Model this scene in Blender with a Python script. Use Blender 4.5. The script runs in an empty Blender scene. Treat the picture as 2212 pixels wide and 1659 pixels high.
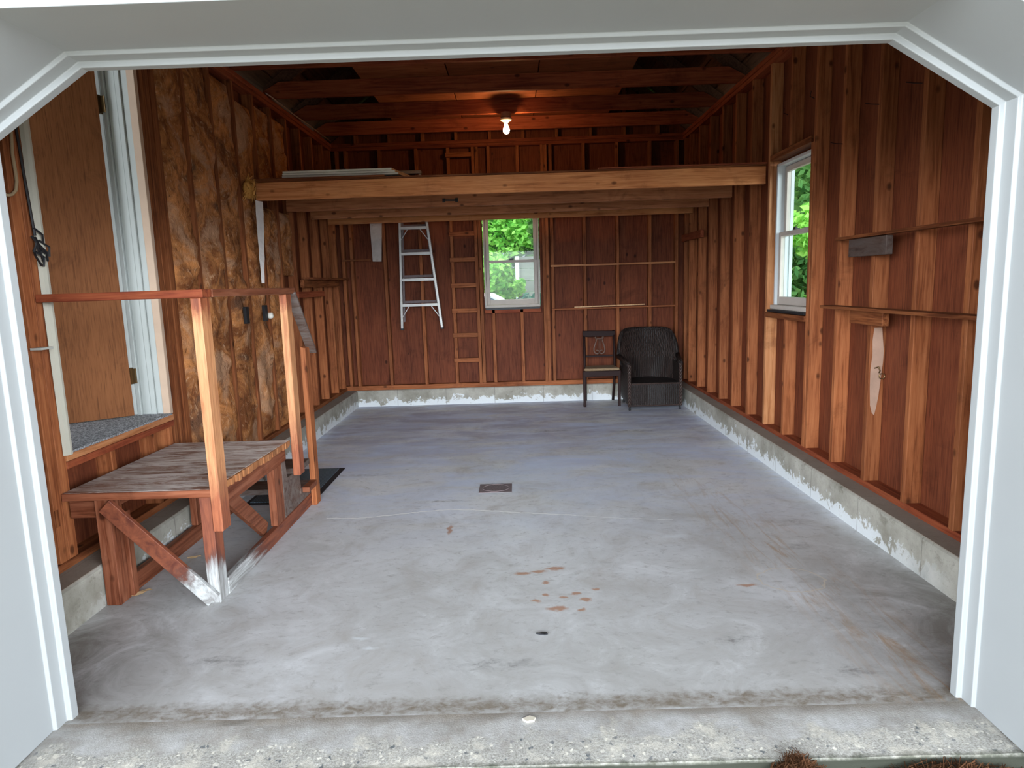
import bpy, math, random
from mathutils import Vector, Matrix, noise
rnd = random.Random(7)
S = bpy.context.scene
C = S.collection

# ------------------------------------------------------------ camera
YAW, PITCH, ROLL, FPX = -0.0099, -0.1489, -0.0316, 1438.995
cy, sy, cp, sp, cr, sr = math.cos(YAW), math.sin(YAW), math.cos(PITCH), math.sin(PITCH), math.cos(ROLL), math.sin(ROLL)
fwd = Vector((sy*cp, cy*cp, sp)); r0 = Vector((cy, -sy, 0)); u0 = r0.cross(fwd)
rt = cr*r0 + sr*u0; up = -sr*r0 + cr*u0
cd = bpy.data.cameras.new('camera'); cam = bpy.data.objects.new('camera', cd); C.objects.link(cam)
cd.sensor_width = 36; cd.lens = FPX/2212*36; cd.clip_start = 0.05; cd.clip_end = 200
cam.matrix_world = Matrix(((rt.x, up.x, -fwd.x, 0.0262), (rt.y, up.y, -fwd.y, -2.1354), (rt.z, up.z, -fwd.z, 1.4698), (0, 0, 0, 1)))
S.camera = cam

# ------------------------------------------------------------ light
S.view_settings.view_transform = 'Standard'; S.view_settings.look = 'None'
S.view_settings.gamma = 1; S.view_settings.exposure = 1.27; S.view_settings.use_curve_mapping = False
wd = bpy.data.worlds.new('overcast_sky'); S.world = wd; wd.use_nodes = True
bgn = wd.node_tree.nodes['Background']; bgn.inputs[0].default_value = (0.84, 0.915, 1.0, 1)
# overcast sky, brightest along the open horizon in front of the garage (-Y)
wt = wd.node_tree; wc_ = wt.nodes.new('ShaderNodeTexCoord'); ws_ = wt.nodes.new('ShaderNodeSeparateXYZ'); wt.links.new(wc_.outputs['Generated'], ws_.inputs[0])
def wm(op, a, b=None):
    n = wt.nodes.new('ShaderNodeMath'); n.operation = op
    for i, v in enumerate((a, b)):
        if v is None: continue
        if isinstance(v, (int, float)): n.inputs[i].default_value = v
        else: wt.links.new(v, n.inputs[i])
    return n.outputs[0]
zz = wm('MULTIPLY', wm('ADD', ws_.outputs[2], -.16), 1/.17); hz = wm('POWER', 2.718, wm('MULTIPLY', wm('MULTIPLY', zz, zz), -1.0))
fr_ = wm('MAXIMUM', wm('MULTIPLY', ws_.outputs[1], -1.0), 0.0)
wt.links.new(wm('ADD', wm('MULTIPLY', wm('MULTIPLY', hz, fr_), 13.0), 0.28), bgn.inputs[1])
sl = bpy.data.lights.new('sun', 'SUN'); sl.energy = 3.6; sl.angle = math.radians(12); sl.color = (1, .96, .88)
so = bpy.data.objects.new('sun', sl); C.objects.link(so)
so.rotation_euler = Vector((0.05, 0.14, 1.0)).to_track_quat('Z', 'Y').to_euler()   # near-overhead sun, just behind the garage
BULB_W = 62

# ------------------------------------------------------------ materials
class NT:
    def __init__(s, name):
        s.m = bpy.data.materials.new(name); s.m.use_nodes = True
        s.t = s.m.node_tree; s.b = s.t.nodes['Principled BSDF']
    def n(s, typ, **kw):
        nd = s.t.nodes.new(typ)
        for k, v in kw.items(): setattr(nd, k, v)
        return nd
    def l(s, a, b): s.t.links.new(a, b)
    def val(s, nd, i, v):
        if hasattr(v, 'is_linked') or isinstance(v, bpy.types.NodeSocket): s.l(v, nd.inputs[i])
        else: nd.inputs[i].default_value = v
    def math(s, op, a, b=0.0, c=None, clamp=False):
        nd = s.n('ShaderNodeMath', operation=op); nd.use_clamp = clamp
        s.val(nd, 0, a); s.val(nd, 1, b)
        if c is not None: s.val(nd, 2, c)
        return nd.outputs[0]
    def vmath(s, op, a, b=None):
        nd = s.n('ShaderNodeVectorMath', operation=op); s.val(nd, 0, a)
        if b is not None: s.val(nd, 1, b)
        return nd.outputs['Value'] if op in ('LENGTH', 'DISTANCE') else nd.outputs[0]
    def mix(s, f, a, b, blend='MIX'):
        nd = s.n('ShaderNodeMix', data_type='RGBA', blend_type=blend); nd.clamp_factor = True
        s.val(nd, 0, f)
        for i, v in ((6, a), (7, b)):
            if isinstance(v, bpy.types.NodeSocket): s.l(v, nd.inputs[i])
            else: nd.inputs[i].default_value = (*v, 1)
        return nd.outputs[2]
    def noise(s, vec, scale, detail=4, rough=.55, dist=0):
        nd = s.n('ShaderNodeTexNoise'); s.l(vec, nd.inputs['Vector'])
        nd.inputs['Scale'].default_value = scale; nd.inputs['Detail'].default_value = detail
        nd.inputs['Roughness'].default_value = rough; nd.inputs['Distortion'].default_value = dist
        return nd.outputs[0]
    def ramp(s, f, lo, hi):     # linear step lo..hi -> 0..1
        nd = s.n('ShaderNodeMapRange'); s.l(f, nd.inputs[0]); nd.inputs[1].default_value = lo; nd.inputs[2].default_value = hi
        return nd.outputs[0]
    def scale(s, vec, v): 
        return s.vmath('MULTIPLY', vec, v)
    def obj(s): return s.n('ShaderNodeTexCoord').outputs['Object']
    def pos(s): return s.n('ShaderNodeNewGeometry').outputs['Position']
    def bump(s, h, strength=.3, dist=.01):
        nd = s.n('ShaderNodeBump'); nd.inputs['Strength'].default_value = strength; nd.inputs['Distance'].default_value = dist
        s.l(h, nd.inputs['Height']); s.l(nd.outputs[0], s.b.inputs['Normal'])

def wood(name, dark, mid, light, axis='z', rough=.65, knots=.5, grain=1.0, var=.35, weather=None, knotcol=None, spec=.14, blotch=.5):
    k = NT(name); o = k.obj()
    rn = k.n('ShaderNodeObjectInfo').outputs['Random']
    off = k.n('ShaderNodeCombineXYZ'); 
    for i, m in enumerate((37.0, 91.0, 53.0)): k.l(k.math('MULTIPLY', rn, m), off.inputs[i])
    v = k.vmath('ADD', o, off.outputs[0])
    st = {'x': (.05, 1, 1), 'y': (1, .05, 1), 'z': (1, 1, .05)}[axis]
    v1 = k.scale(v, st)
    g = k.noise(v1, 55*grain, 5, .6, .6)
    big = k.noise(k.scale(v, {'x': (.3, 1, 1), 'y': (1, .3, 1), 'z': (1, 1, .3)}[axis]), 5, 4, .6)
    col = k.mix(k.ramp(big, .3, .7), dark, mid)
    col = k.mix(k.math('MULTIPLY', k.ramp(g, .42, .68), .55), col, light)
    col = k.mix(k.math('MULTIPLY', k.ramp(g, .45, .28), .6), col, tuple(c*.45 for c in dark))
    if knots:
        vo = k.n('ShaderNodeTexVoronoi'); k.l(k.scale(v, {'x': (.62, 1, 1), 'y': (1, .62, 1), 'z': (1, 1, .62)}[axis]), vo.inputs['Vector']); vo.inputs['Scale'].default_value = 10.5
        sel = k.n('ShaderNodeSeparateColor'); k.l(vo.outputs['Color'], sel.inputs[0])
        m = k.math('MULTIPLY', k.ramp(vo.outputs['Distance'], .20, .10), k.math('GREATER_THAN', sel.outputs[0], 1-knots*.9))
        col = k.mix(k.math('MULTIPLY', m, .85), col, knotcol or tuple(c*.3 for c in dark))
    bt = k.noise(k.vmath('ADD', v, (5, 5, 5)), 3.2, 6, .7, .6)
    col = k.mix(k.math('MULTIPLY', k.ramp(bt, .56, .72), blotch), col, tuple(c*.42 for c in dark))
    if weather: 
        w = k.noise(k.scale(v, {'x': (.22, 1, 1), 'y': (1, .22, 1), 'z': (1, 1, .22)}[axis]), 17, 8, .75, 1.0)
        col = k.mix(k.ramp(w, .40, .58), col, weather)
    hsv = k.n('ShaderNodeHueSaturation'); k.l(col, hsv.inputs['Color'])
    k.l(k.math('MULTIPLY_ADD', rn, var, 1-var/2), hsv.inputs['Value'])
    k.l(hsv.outputs[0], k.b.inputs['Base Color'])
    k.b.inputs['Roughness'].default_value = rough; k.b.inputs['Specular IOR Level'].default_value = spec
    k.bump(g, .25, .002)
    return k.m

def plain(name, col, rough=.6, metal=0, noise_amt=0.0, nscale=8, dirt=None, spec=.4):
    k = NT(name)
    if noise_amt or dirt:
        o = k.obj(); n1 = k.noise(o, nscale, 5, .6)
        c = k.mix(k.math('MULTIPLY', k.ramp(n1, .35, .7), noise_amt), col, tuple(x*.6 for x in col))
        if dirt: c = k.mix(k.ramp(k.noise(o, nscale*4, 6, .7), .62, .72), c, dirt)
        k.l(c, k.b.inputs['Base Color'])
    else: k.b.inputs['Base Color'].default_value = (*col, 1)
    k.b.inputs['Roughness'].default_value = rough; k.b.inputs['Metallic'].default_value = metal
    k.b.inputs['Specular IOR Level'].default_value = spec
    return k.m

M = {}
RD, RM, RL = (.135, .036, .013), (.30, .088, .028), (.50, .185, .068)
SD, SM, SL = (.15, .042, .015), (.29, .092, .032), (.42, .16, .064)
for ax in 'xyz':
    M['stud_'+ax] = wood('stud_wood_'+ax, SD, SM, SL, ax, knots=.55)
    M['dark_'+ax] = wood('dark_wood_'+ax, tuple(c*.62 for c in RD), tuple(c*.62 for c in RM), tuple(c*.7 for c in RL), ax, knots=.3)
    M['red_'+ax] = wood('red_wood_'+ax, (.15, .030, .014), (.28, .064, .027), (.38, .115, .045), ax, knots=.3)
    M['stair_'+ax] = wood('stair_wood_'+ax, (.105, .027, .012), (.215, .066, .030), (.36, .145, .08), ax, knots=.3, rough=.5)
    M['post_'+ax] = wood('post_wood_'+ax, (.27, .095, .036), (.46, .19, .075), (.60, .30, .14), ax, knots=.35, rough=.5)
M['joist'] = wood('joist_wood', (.36, .12, .042), (.58, .225, .078), (.72, .34, .14), 'x', knots=.6, var=.15)
M['joist_dull'] = wood('old_joist_wood', (.22, .078, .034), (.40, .155, .066), (.52, .23, .11), 'x', knots=.6)
M['ply'] = wood('plywood_sheathing', (.085, .021, .010), (.165, .043, .018), (.22, .068, .028), 'z', knots=.12, grain=1.6, var=.1)
M['door'] = wood('door_plywood', (.14, .050, .017), (.205, .077, .027), (.25, .10, .038), 'z', knots=0, grain=2.6, var=0, rough=.7)
M['deck'] = wood('weathered_deck_plywood', (.15, .062, .036), (.26, .13, .085), (.40, .25, .18), 'x', knots=0, grain=.8, weather=(.62, .55, .50), var=0, rough=.6)
M['greywood'] = wood('grey_stained_wood', (.06, .032, .024), (.11, .062, .045), (.16, .105, .08), 'x', knots=.2, weather=(.15, .12, .105))
M['blockwood'] = wood('sooty_block_wood', (.05, .03, .022), (.085, .05, .038), (.11, .07, .055), 'y', knots=.2, weather=(.10, .075, .065))
M['raw'] = wood('raw_pale_wood', (.5, .27, .13), (.62, .38, .2), (.7, .5, .3), 'z', knots=.1)
M['roofwood'] = wood('roof_board_wood', (.05, .022, .014), (.09, .04, .024), (.13, .065, .04), 'y', knots=.2)
M['attic'] = wood('attic_plywood', (.17, .055, .024), (.30, .10, .042), (.40, .16, .07), 'x', knots=.1, grain=1.5)
M['white'] = plain('white_trim_paint', (.355, .37, .37), .45, noise_amt=.08, nscale=3, dirt=None)
M['siding'] = plain('white_siding_paint', (.52, .55, .56), .5)
M['cream'] = plain('cream_window_paint', (.50, .44, .385), .5, noise_amt=.2, nscale=14)
M['casing'] = plain('aged_white_casing_paint', (.40, .425, .405), .5, noise_amt=.15, nscale=5)
M['black'] = plain('black_paint', (.012, .012, .014), .5)
M['alu'] = plain('dull_aluminium', (.46, .45, .43), .42, metal=.55, noise_amt=.3, nscale=20)
M['brass'] = plain('tarnished_brass', (.16, .10, .045), .45, metal=.8)
M['iron'] = plain('rusty_cast_iron', (.20, .155, .155), .8, metal=.0, noise_amt=.5, nscale=30)
M['rubber'] = plain('black_rubber', (.018, .02, .024), .6)
M['porcelain'] = plain('white_porcelain', (.8, .76, .66), .25)
M['steel_box'] = plain('galvanised_box', (.32, .24, .2), .5, metal=.5)
M['rope'] = plain('tan_rope', (.36, .26, .15), .9)
M['outlet'] = plain('grey_outlet_plastic', (.4, .4, .36), .5)
M['whitepaper'] = plain('white_torn_paper', (.75, .70, .66), .8, noise_amt=.3, nscale=20)
M['seat'] = plain('woven_gold_upholstery', (.34, .23, .13), .9, noise_amt=.8, nscale=60)
M['chairwood'] = plain('dark_mahogany', (.022, .010, .009), .6, spec=.15)
M['lyre'] = plain('worn_brown_varnish', (.13, .075, .055), .45)
M['leafdry'] = plain('dry_leaf', (.5, .34, .18), .8)
M['bark'] = plain('grey_bark', (.10, .075, .055), .9, noise_amt=.6)
M['carwhite'] = plain('white_car_paint', (.8, .82, .85), .2)
M['carglass'] = plain('car_glass', (.10, .16, .22), .05, spec=.8)
M['fencegrey'] = wood('weathered_fence_board', (.13, .14, .12), (.21, .225, .19), (.28, .30, .25), 'x', knots=.1)

def ply_wall():
    pass
# carpet on the threshold
k = NT('speckled_grey_carpet'); o = k.obj(); c = k.mix(k.ramp(k.noise(o, 110, 4, .7), .42, .60), (.06, .065, .07), (.42, .43, .45)); k.l(c, k.b.inputs['Base Color']); k.b.inputs['Roughness'].default_value = .95; k.bump(k.noise(o, 300, 2), .5, .004); M['carpet'] = k.m
# ribbed mat
k = NT('ribbed_mat_pile'); o = k.obj(); w = k.n('ShaderNodeTexWave', wave_type='BANDS', bands_direction='X'); k.l(o, w.inputs[0]); w.inputs['Scale'].default_value = 28; w.inputs['Distortion'].default_value = .4
c = k.mix(w.outputs[1], (.03, .05, .068), (.12, .16, .19)); k.l(c, k.b.inputs['Base Color']); k.b.inputs['Roughness'].default_value = .9; k.bump(w.outputs[1], .6, .004); M['mat'] = k.m
# wicker
k = NT('dark_brown_wicker'); o = k.obj(); w = k.n('ShaderNodeTexWave', wave_type='BANDS', bands_direction='Z'); k.l(o, w.inputs[0]); w.inputs['Scale'].default_value = 28; w.inputs['Distortion'].default_value = 2.5; w.inputs['Detail Scale'].default_value = 6
w2 = k.n('ShaderNodeTexWave', wave_type='BANDS', bands_direction='X'); k.l(o, w2.inputs[0]); w2.inputs['Scale'].default_value = 14
h = k.math('MULTIPLY', w.outputs[1], w2.outputs[1])
c = k.mix(h, (.008, .005, .0045), (.050, .032, .026)); k.l(c, k.b.inputs['Base Color']); k.b.inputs['Roughness'].default_value = .5; k.bump(h, .8, .01); M['wicker'] = k.m
M['cane'] = plain('dark_cane_strand', (.042, .025, .020), .5)
# insulation
k = NT('fibreglass_insulation'); o = k.pos()
n1 = k.noise(o, 4.2, 6, .65, 1.2); n2 = k.noise(k.scale(o, (1, 1, .6)), 13, 7, .72, 2.6); n3 = k.noise(k.vmath('ADD', o, (9, 3, 5)), 2.6, 5, .6, .8)
c = k.mix(k.ramp(n1, .40, .60), (.23, .082, .030), (.62, .255, .088))
c = k.mix(k.math('MULTIPLY', k.ramp(n3, .52, .62), .75), c, (.52, .30, .18))
c = k.mix(k.math('MULTIPLY', k.ramp(n3, .44, .34), .8), c, (.13, .070, .045))
c = k.mix(k.math('MULTIPLY', k.ramp(n2, .55, .70), .6), c, (.86, .56, .34))
c = k.mix(k.math('MULTIPLY', k.ramp(n2, .44, .30), .8), c, (.060, .026, .012))
k.l(c, k.b.inputs['Base Color']); k.b.inputs['Roughness'].default_value = 1; k.b.inputs['Specular IOR Level'].default_value = .05
k.bump(n2, .8, .03); M['insul'] = k.m
M['yellow'] = plain('yellow_fibreglass_tuft', (.70, .37, .10), 1, noise_amt=.5, nscale=20, spec=.05)
# glass
k = NT('window_glass'); k.b.inputs['Base Color'].default_value = (.9, 1, .97, 1); k.b.inputs['Roughness'].default_value = .02
tr = k.n('ShaderNodeBsdfTransparent'); gl = k.n('ShaderNodeBsdfGlossy'); gl.inputs['Roughness'].default_value = .03
fr = k.n('ShaderNodeFresnel'); fr.inputs[0].default_value = 1.45; mx = k.n('ShaderNodeMixShader')
tr.inputs[0].default_value = (.93, .98, .96, 1)
gg = k.n('ShaderNodeNewGeometry'); k.l(k.math('MULTIPLY', k.math('MULTIPLY', fr.outputs[0], .45), k.math('SUBTRACT', 1.0, gg.outputs['Backfacing'])), mx.inputs[0]); k.l(tr.outputs[0], mx.inputs[1]); k.l(gl.outputs[0], mx.inputs[2]); k.l(mx.outputs[0], k.t.nodes['Material Output'].inputs[0]); M['glass'] = k.m
# leaves
def leafmat(name, a, b):
    k = NT(name); g = k.n('ShaderNodeNewGeometry'); c = k.mix(g.outputs['Random Per Island'], a, b)
    df = k.n('ShaderNodeBsdfDiffuse'); tl = k.n('ShaderNodeBsdfTranslucent'); k.l(c, df.inputs[0]); k.l(c, tl.inputs[0])
    m_ = k.n('ShaderNodeMixShader'); m_.inputs[0].default_value = .45
    k.l(df.outputs[0], m_.inputs[1]); k.l(tl.outputs[0], m_.inputs[2]); k.l(m_.outputs[0], k.t.nodes['Material Output'].inputs[0]); return k.m
M['leaf'] = leafmat('bright_green_leaf', (.14, .42, .07), (.50, .86, .22))
M['leaf_dark'] = leafmat('deep_green_leaf', (.05, .16, .05), (.26, .50, .16))
M['leaf_blue'] = leafmat('blue_green_leaf', (.03, .13, .10), (.12, .30, .22))
# bulb
k = NT('glowing_bulb'); k.b.inputs['Emission Color'].default_value = (1, .62, .28, 1); k.b.inputs['Emission Strength'].default_value = 30; M['bulb'] = k.m
k = NT('rough_ground'); o = k.pos(); n1 = k.noise(o, 14, 8, .7); sg = k.n('ShaderNodeSeparateXYZ'); k.l(o, sg.inputs[0]); c = k.mix(n1, (.14, .13, .10), (.34, .33, .28)); c = k.mix(k.math('MULTIPLY', k.ramp(k.math('MULTIPLY_ADD', k.noise(o, 3, 5), .3, sg.outputs[1]), -.62, -.5), k.ramp(sg.outputs[1], 1, .5)), c, (.045, .045, .022)); k.l(c, k.b.inputs['Base Color']); k.b.inputs['Roughness'].default_value = .95; M['ground'] = k.m

# concrete floor with its stains
def spotmask(k, p, spots, soft=.35):
    m = None
    for (x, y, rx, ry) in spots:
        d = k.vmath('LENGTH', k.scale(k.vmath('SUBTRACT', p, (x, y, 0)), (1/rx, 1/ry, 0)))
        q = k.ramp(d, 1.0, 1-soft)
        m = q if m is None else k.math('MAXIMUM', m, q)
    return m
k = NT('painted_concrete_floor'); p = k.pos(); wob = k.noise(p, 30, 4, .6)
wn = k.n('ShaderNodeTexNoise'); k.l(p, wn.inputs[0]); wn.inputs['Scale'].default_value = 24; wn.inputs['Detail'].default_value = 4
pw = k.vmath('ADD', p, k.scale(k.vmath('SUBTRACT', wn.outputs[1], (.5, .5, .5)), (.05, .05, 0)))
pst = k.scale(p, (1, 1, 1))
big = k.noise(pst, .9, 6, .65, .5); med = k.noise(pst, 3.2, 7, .7, .8); fine = k.noise(k.scale(p, (.6, 1, 1)), 26, 8, .75, .5)
c = k.mix(k.ramp(big, .35, .65), (.60, .60, .585), (.78, .79, .80))
c = k.mix(k.math('MULTIPLY', k.ramp(med, .50, .72), .7), c, (.44, .40, .35))
c = k.mix(k.math('MULTIPLY', k.ramp(med, .42, .28), .7), c, (.80, .81, .82))
c = k.mix(k.math('MULTIPLY', k.ramp(fine, .54, .70), .6), c, (.24, .22, .20))
c = k.mix(k.math('MULTIPLY', k.ramp(k.noise(p, 90, 4, .7), .66, .74), .6), c, (.72, .72, .70))
c = k.mix(k.math('MULTIPLY', k.ramp(k.noise(k.scale(p, (.5, 1, 1)), 70, 6, .8, .3), .60, .68), .55), c, (.19, .175, .16))
sy_ = k.n('ShaderNodeSeparateXYZ'); k.l(p, sy_.inputs[0]); X, Y = sy_.outputs[0], sy_.outputs[1]
# bluish light toward the far end, painted into the colour as pale and dark patches
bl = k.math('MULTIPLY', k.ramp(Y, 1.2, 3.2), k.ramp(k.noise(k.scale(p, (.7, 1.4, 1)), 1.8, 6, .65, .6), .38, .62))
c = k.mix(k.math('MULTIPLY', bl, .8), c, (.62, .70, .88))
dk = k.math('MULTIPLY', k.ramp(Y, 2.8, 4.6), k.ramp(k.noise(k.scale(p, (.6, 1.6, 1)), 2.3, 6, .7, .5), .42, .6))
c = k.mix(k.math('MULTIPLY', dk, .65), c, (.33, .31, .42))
nd = k.math('MULTIPLY', k.ramp(k.math('MULTIPLY_ADD', big, 1.6, Y), 2.9, 1.0), k.ramp(med, .15, .5))  # near-floor dirt, colour darkened further to even out the light falloff
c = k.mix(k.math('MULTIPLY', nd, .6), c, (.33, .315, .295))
# dirt along the front lip, rust on the right
band = k.math('MULTIPLY', k.ramp(k.math('ABSOLUTE', k.math('SUBTRACT', Y, k.math('MULTIPLY_ADD', wob, .14, -.05))), .07, .01), k.ramp(fine, .3, .6))
c = k.mix(band, c, (.20, .165, .125))
rust = k.math('MULTIPLY', k.ramp(k.math('ABSOLUTE', k.math('SUBTRACT', X, k.math('MULTIPLY_ADD', Y, -.10, 1.52))), .30, .02), k.ramp(k.noise(k.scale(p, (6, .7, 1)), 3.0, 6, .7, 1.0), .50, .68))
rust = k.math('MULTIPLY', rust, k.ramp(Y, 3.2, 1.6)); c = k.mix(k.math('MULTIPLY', rust, .75), c, (.40, .22, .08))
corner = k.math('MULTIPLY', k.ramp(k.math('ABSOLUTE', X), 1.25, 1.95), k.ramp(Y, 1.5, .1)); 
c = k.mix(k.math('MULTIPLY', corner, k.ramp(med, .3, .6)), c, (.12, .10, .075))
rs = spotmask(k, pw, [(.10, 1.12, .05, .022), (.19, 1.15, .06, .03), (.02, 1.10, .05, .028), (.13, .86, .022, .018), (.21, .83, .022, .016), (.08, .80, .03, .02), (.27, .86, .03, .02), (.37, .90, .02, .014), (.31, .80, .035, .02), (.17, .72, .06, .025), (.28, .70, .03, .018), (-.42, 1.75, .02, .09), (.13, .99, .025, .016), (1.1, .9, .06, .02)], .5)
c = k.mix(k.math('MULTIPLY', rs, .8), c, (.40, .19, .10))
ds = spotmask(k, pw, [(1.66, 1.72, .09, .08), (1.55, 1.35, .10, .05), (.9, .42, .12, .05), (-1.2, .35, .2, .05), (-1.25, 3.0, .3, .05), (.9, 3.6, .25, .06), (.3, 4.4, .35, .06), (1.2, 4.3, .3, .06), (-.1, .28, .25, .05), (-.5, 2.3, .25, .03), (1.25, .18, .12, .05)], .8)
c = k.mix(k.math('MULTIPLY', k.math('MULTIPLY', ds, k.ramp(fine, .42, .62)), .55), c, (.10, .09, .085))
rp = k.vmath('LENGTH', k.scale(k.vmath('SUBTRACT', pw, (1.33, .95, 0)), (1/.155, 1/.13, 0)))
c = k.mix(k.math('MULTIPLY', k.ramp(k.math('ABSOLUTE', k.math('SUBTRACT', rp, 1.0)), .045, .015), .7), c, (.66, .58, .46))
ws = spotmask(k, pw, [(-.62, .42, .05, .02), (-.68, .50, .05, .02), (-1.03, -.12, .07, .03), (-.82, -.07, .03, .03), (.55, -.03, .09, .03), (-1.5, 4.4, .1, .03), (.4, 3.9, .15, .04), (.9, 2.9, .12, .03), (.9, 1.55, .1, .04)], .8)
c = k.mix(k.math('MULTIPLY', ws, .65), c, (.74, .78, .80))
k.l(c, k.b.inputs['Base Color'])
k.l(k.math('MULTIPLY_ADD', med, .35, .33), k.b.inputs['Roughness']); k.b.inputs['Specular IOR Level'].default_value = .45
k.bump(k.math('ADD', fine, k.math('MULTIPLY', med, 1.5)), .12, .006); M['floor'] = k.m
# aggregate apron
k = NT('exposed_aggregate_concrete'); p = k.pos(); wv = k.n('ShaderNodeTexNoise'); k.l(p, wv.inputs[0]); wv.inputs['Scale'].default_value = 60; wv.inputs['Detail'].default_value = 4
vo = k.n('ShaderNodeTexVoronoi'); k.l(k.vmath('ADD', p, k.scale(wv.outputs[1], (.03, .03, 0))), vo.inputs['Vector']); vo.inputs['Scale'].default_value = 62
sc = k.n('ShaderNodeSeparateColor'); k.l(vo.outputs['Color'], sc.inputs[0])
agg = k.mix(k.ramp(k.noise(p, 140, 6, .75), .38, .62), (.25, .235, .205), (.50, .485, .44))
agg = k.mix(k.math('MULTIPLY', k.ramp(vo.outputs['Distance'], .42, .30), k.ramp(sc.outputs[0], .55, .95)), agg, (.70, .67, .58))
agg = k.mix(k.math('MULTIPLY', k.ramp(vo.outputs['Distance'], .45, .33), k.ramp(sc.outputs[0], .16, .05)), agg, (.13, .14, .145))
sm = k.mix(k.ramp(k.noise(p, 6, 6, .7), .35, .65), (.30, .275, .24), (.48, .475, .46))
sx = k.n('ShaderNodeSeparateXYZ'); k.l(p, sx.inputs[0])
agg = k.mix(k.math('MULTIPLY', k.ramp(k.noise(p, 9, 6, .7), .5, .62), .6), agg, (.62, .58, .49))
msk = k.ramp(k.math('ADD', k.noise(k.scale(p, (1, 1.2, 1)), 4.5, 6, .65), k.math('MULTIPLY_ADD', sx.outputs[1], -2.2, -.34)), .46, .54)
c = k.mix(msk, sm, agg)
bd = k.math('MULTIPLY', k.ramp(k.math('ABSOLUTE', k.math('SUBTRACT', sx.outputs[1], k.math('MULTIPLY_ADD', k.noise(p, 8, 4), .08, -.06))), .06, .0), .75)
c = k.mix(bd, c, (.19, .155, .115))
c = k.mix(k.math('MULTIPLY', k.ramp(k.math('MULTIPLY_ADD', k.noise(p, 30, 5), .05, sx.outputs[1]), -.222, -.245), .85), c, (.06, .065, .04))
c = k.mix(k.ramp(sx.outputs[2], -.010, -.022), c, (.022, .024, .014))
k.l(c, k.b.inputs['Base Color']); k.b.inputs['Roughness'].default_value = .85; k.bump(k.noise(p, 150, 5, .7), .45, .005); M['apron'] = k.m
# curb
def curbmat():
    k = NT('old_curb_concrete'); p = k.pos(); s_ = k.n('ShaderNodeSeparateXYZ'); k.l(p, s_.inputs[0]); Z = s_.outputs[2]
    n1 = k.noise(p, 3, 6, .65); n2 = k.noise(p, 11, 7, .7, .5); n3 = k.noise(p, 60, 4, .7)
    c = k.mix(k.ramp(n1, .35, .65), (.22, .205, .165), (.42, .40, .345))
    c = k.mix(k.math('MULTIPLY', k.ramp(n2, .56, .72), .7), c, (.11, .10, .07))
    c = k.mix(k.math('MULTIPLY', k.ramp(n3, .60, .72), .5), c, (.08, .075, .06))
    white = k.ramp(k.math('ADD', k.math('MULTIPLY', Z, -5.5), k.math('MULTIPLY_ADD', n2, 2.4, k.math('MULTIPLY', n1, 1.2))), 1.36, 1.46)
    white = k.math('MULTIPLY', white, k.ramp(s_.outputs[1], .7, 1.4))
    c = k.mix(k.math('MULTIPLY', white, .9), c, (.66, .69, .70))
    # block joints
    j = None
    for ax in (0, 1):
        f = k.math('FRACT', k.math('DIVIDE', k.math('ADD', s_.outputs[ax], 20.1), .61))
        q = k.ramp(k.math('ABSOLUTE', k.math('SUBTRACT', f, .5)), .008, .003); j = q if j is None else k.math('MAXIMUM', j, q)
    c = k.mix(k.math('MULTIPLY', j, .5), c, (.10, .095, .08))
    c = k.mix(k.math('MULTIPLY', k.ramp(Z, .199, .202), .7), c, (.26, .20, .155))
    k.l(c, k.b.inputs['Base Color']); k.b.inputs['Roughness'].default_value = .9; k.bump(n2, .4, .01); return k.m
M['curb'] = curbmat()
k = NT('half_stained_post_wood'); o = k.pos(); g = k.noise(k.scale(o, (1, 1, .06)), 60, 6, .65, .5); sz = k.n('ShaderNodeSeparateXYZ'); k.l(o, sz.inputs[0])
pal = k.mix(k.ramp(g, .35, .65), (.36, .14, .055), (.60, .29, .13)); red = k.mix(k.ramp(g, .35, .65), (.14, .032, .013), (.36, .11, .045))
nn = k.noise(k.scale(o, (1, 1, .35)), 12, 6, .7, .8)
c = k.mix(k.ramp(k.math('MULTIPLY_ADD', nn, .5, sz.outputs[2]), .98, .72), pal, red)
c = k.mix(k.ramp(k.math('MULTIPLY_ADD', nn, .3, sz.outputs[2]), 1.49, 1.56), c, red)
vo = k.n('ShaderNodeTexVoronoi'); k.l(k.scale(o, (1, 1, .5)), vo.inputs[0]); vo.inputs['Scale'].default_value = 9
c = k.mix(k.math('MULTIPLY', k.ramp(vo.outputs['Distance'], .16, .06), .8), c, (.14, .04, .02))
k.l(c, k.b.inputs['Base Color']); k.b.inputs['Roughness'].default_value = .5; k.bump(g, .25, .002); M['halfpost'] = k.m
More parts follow.
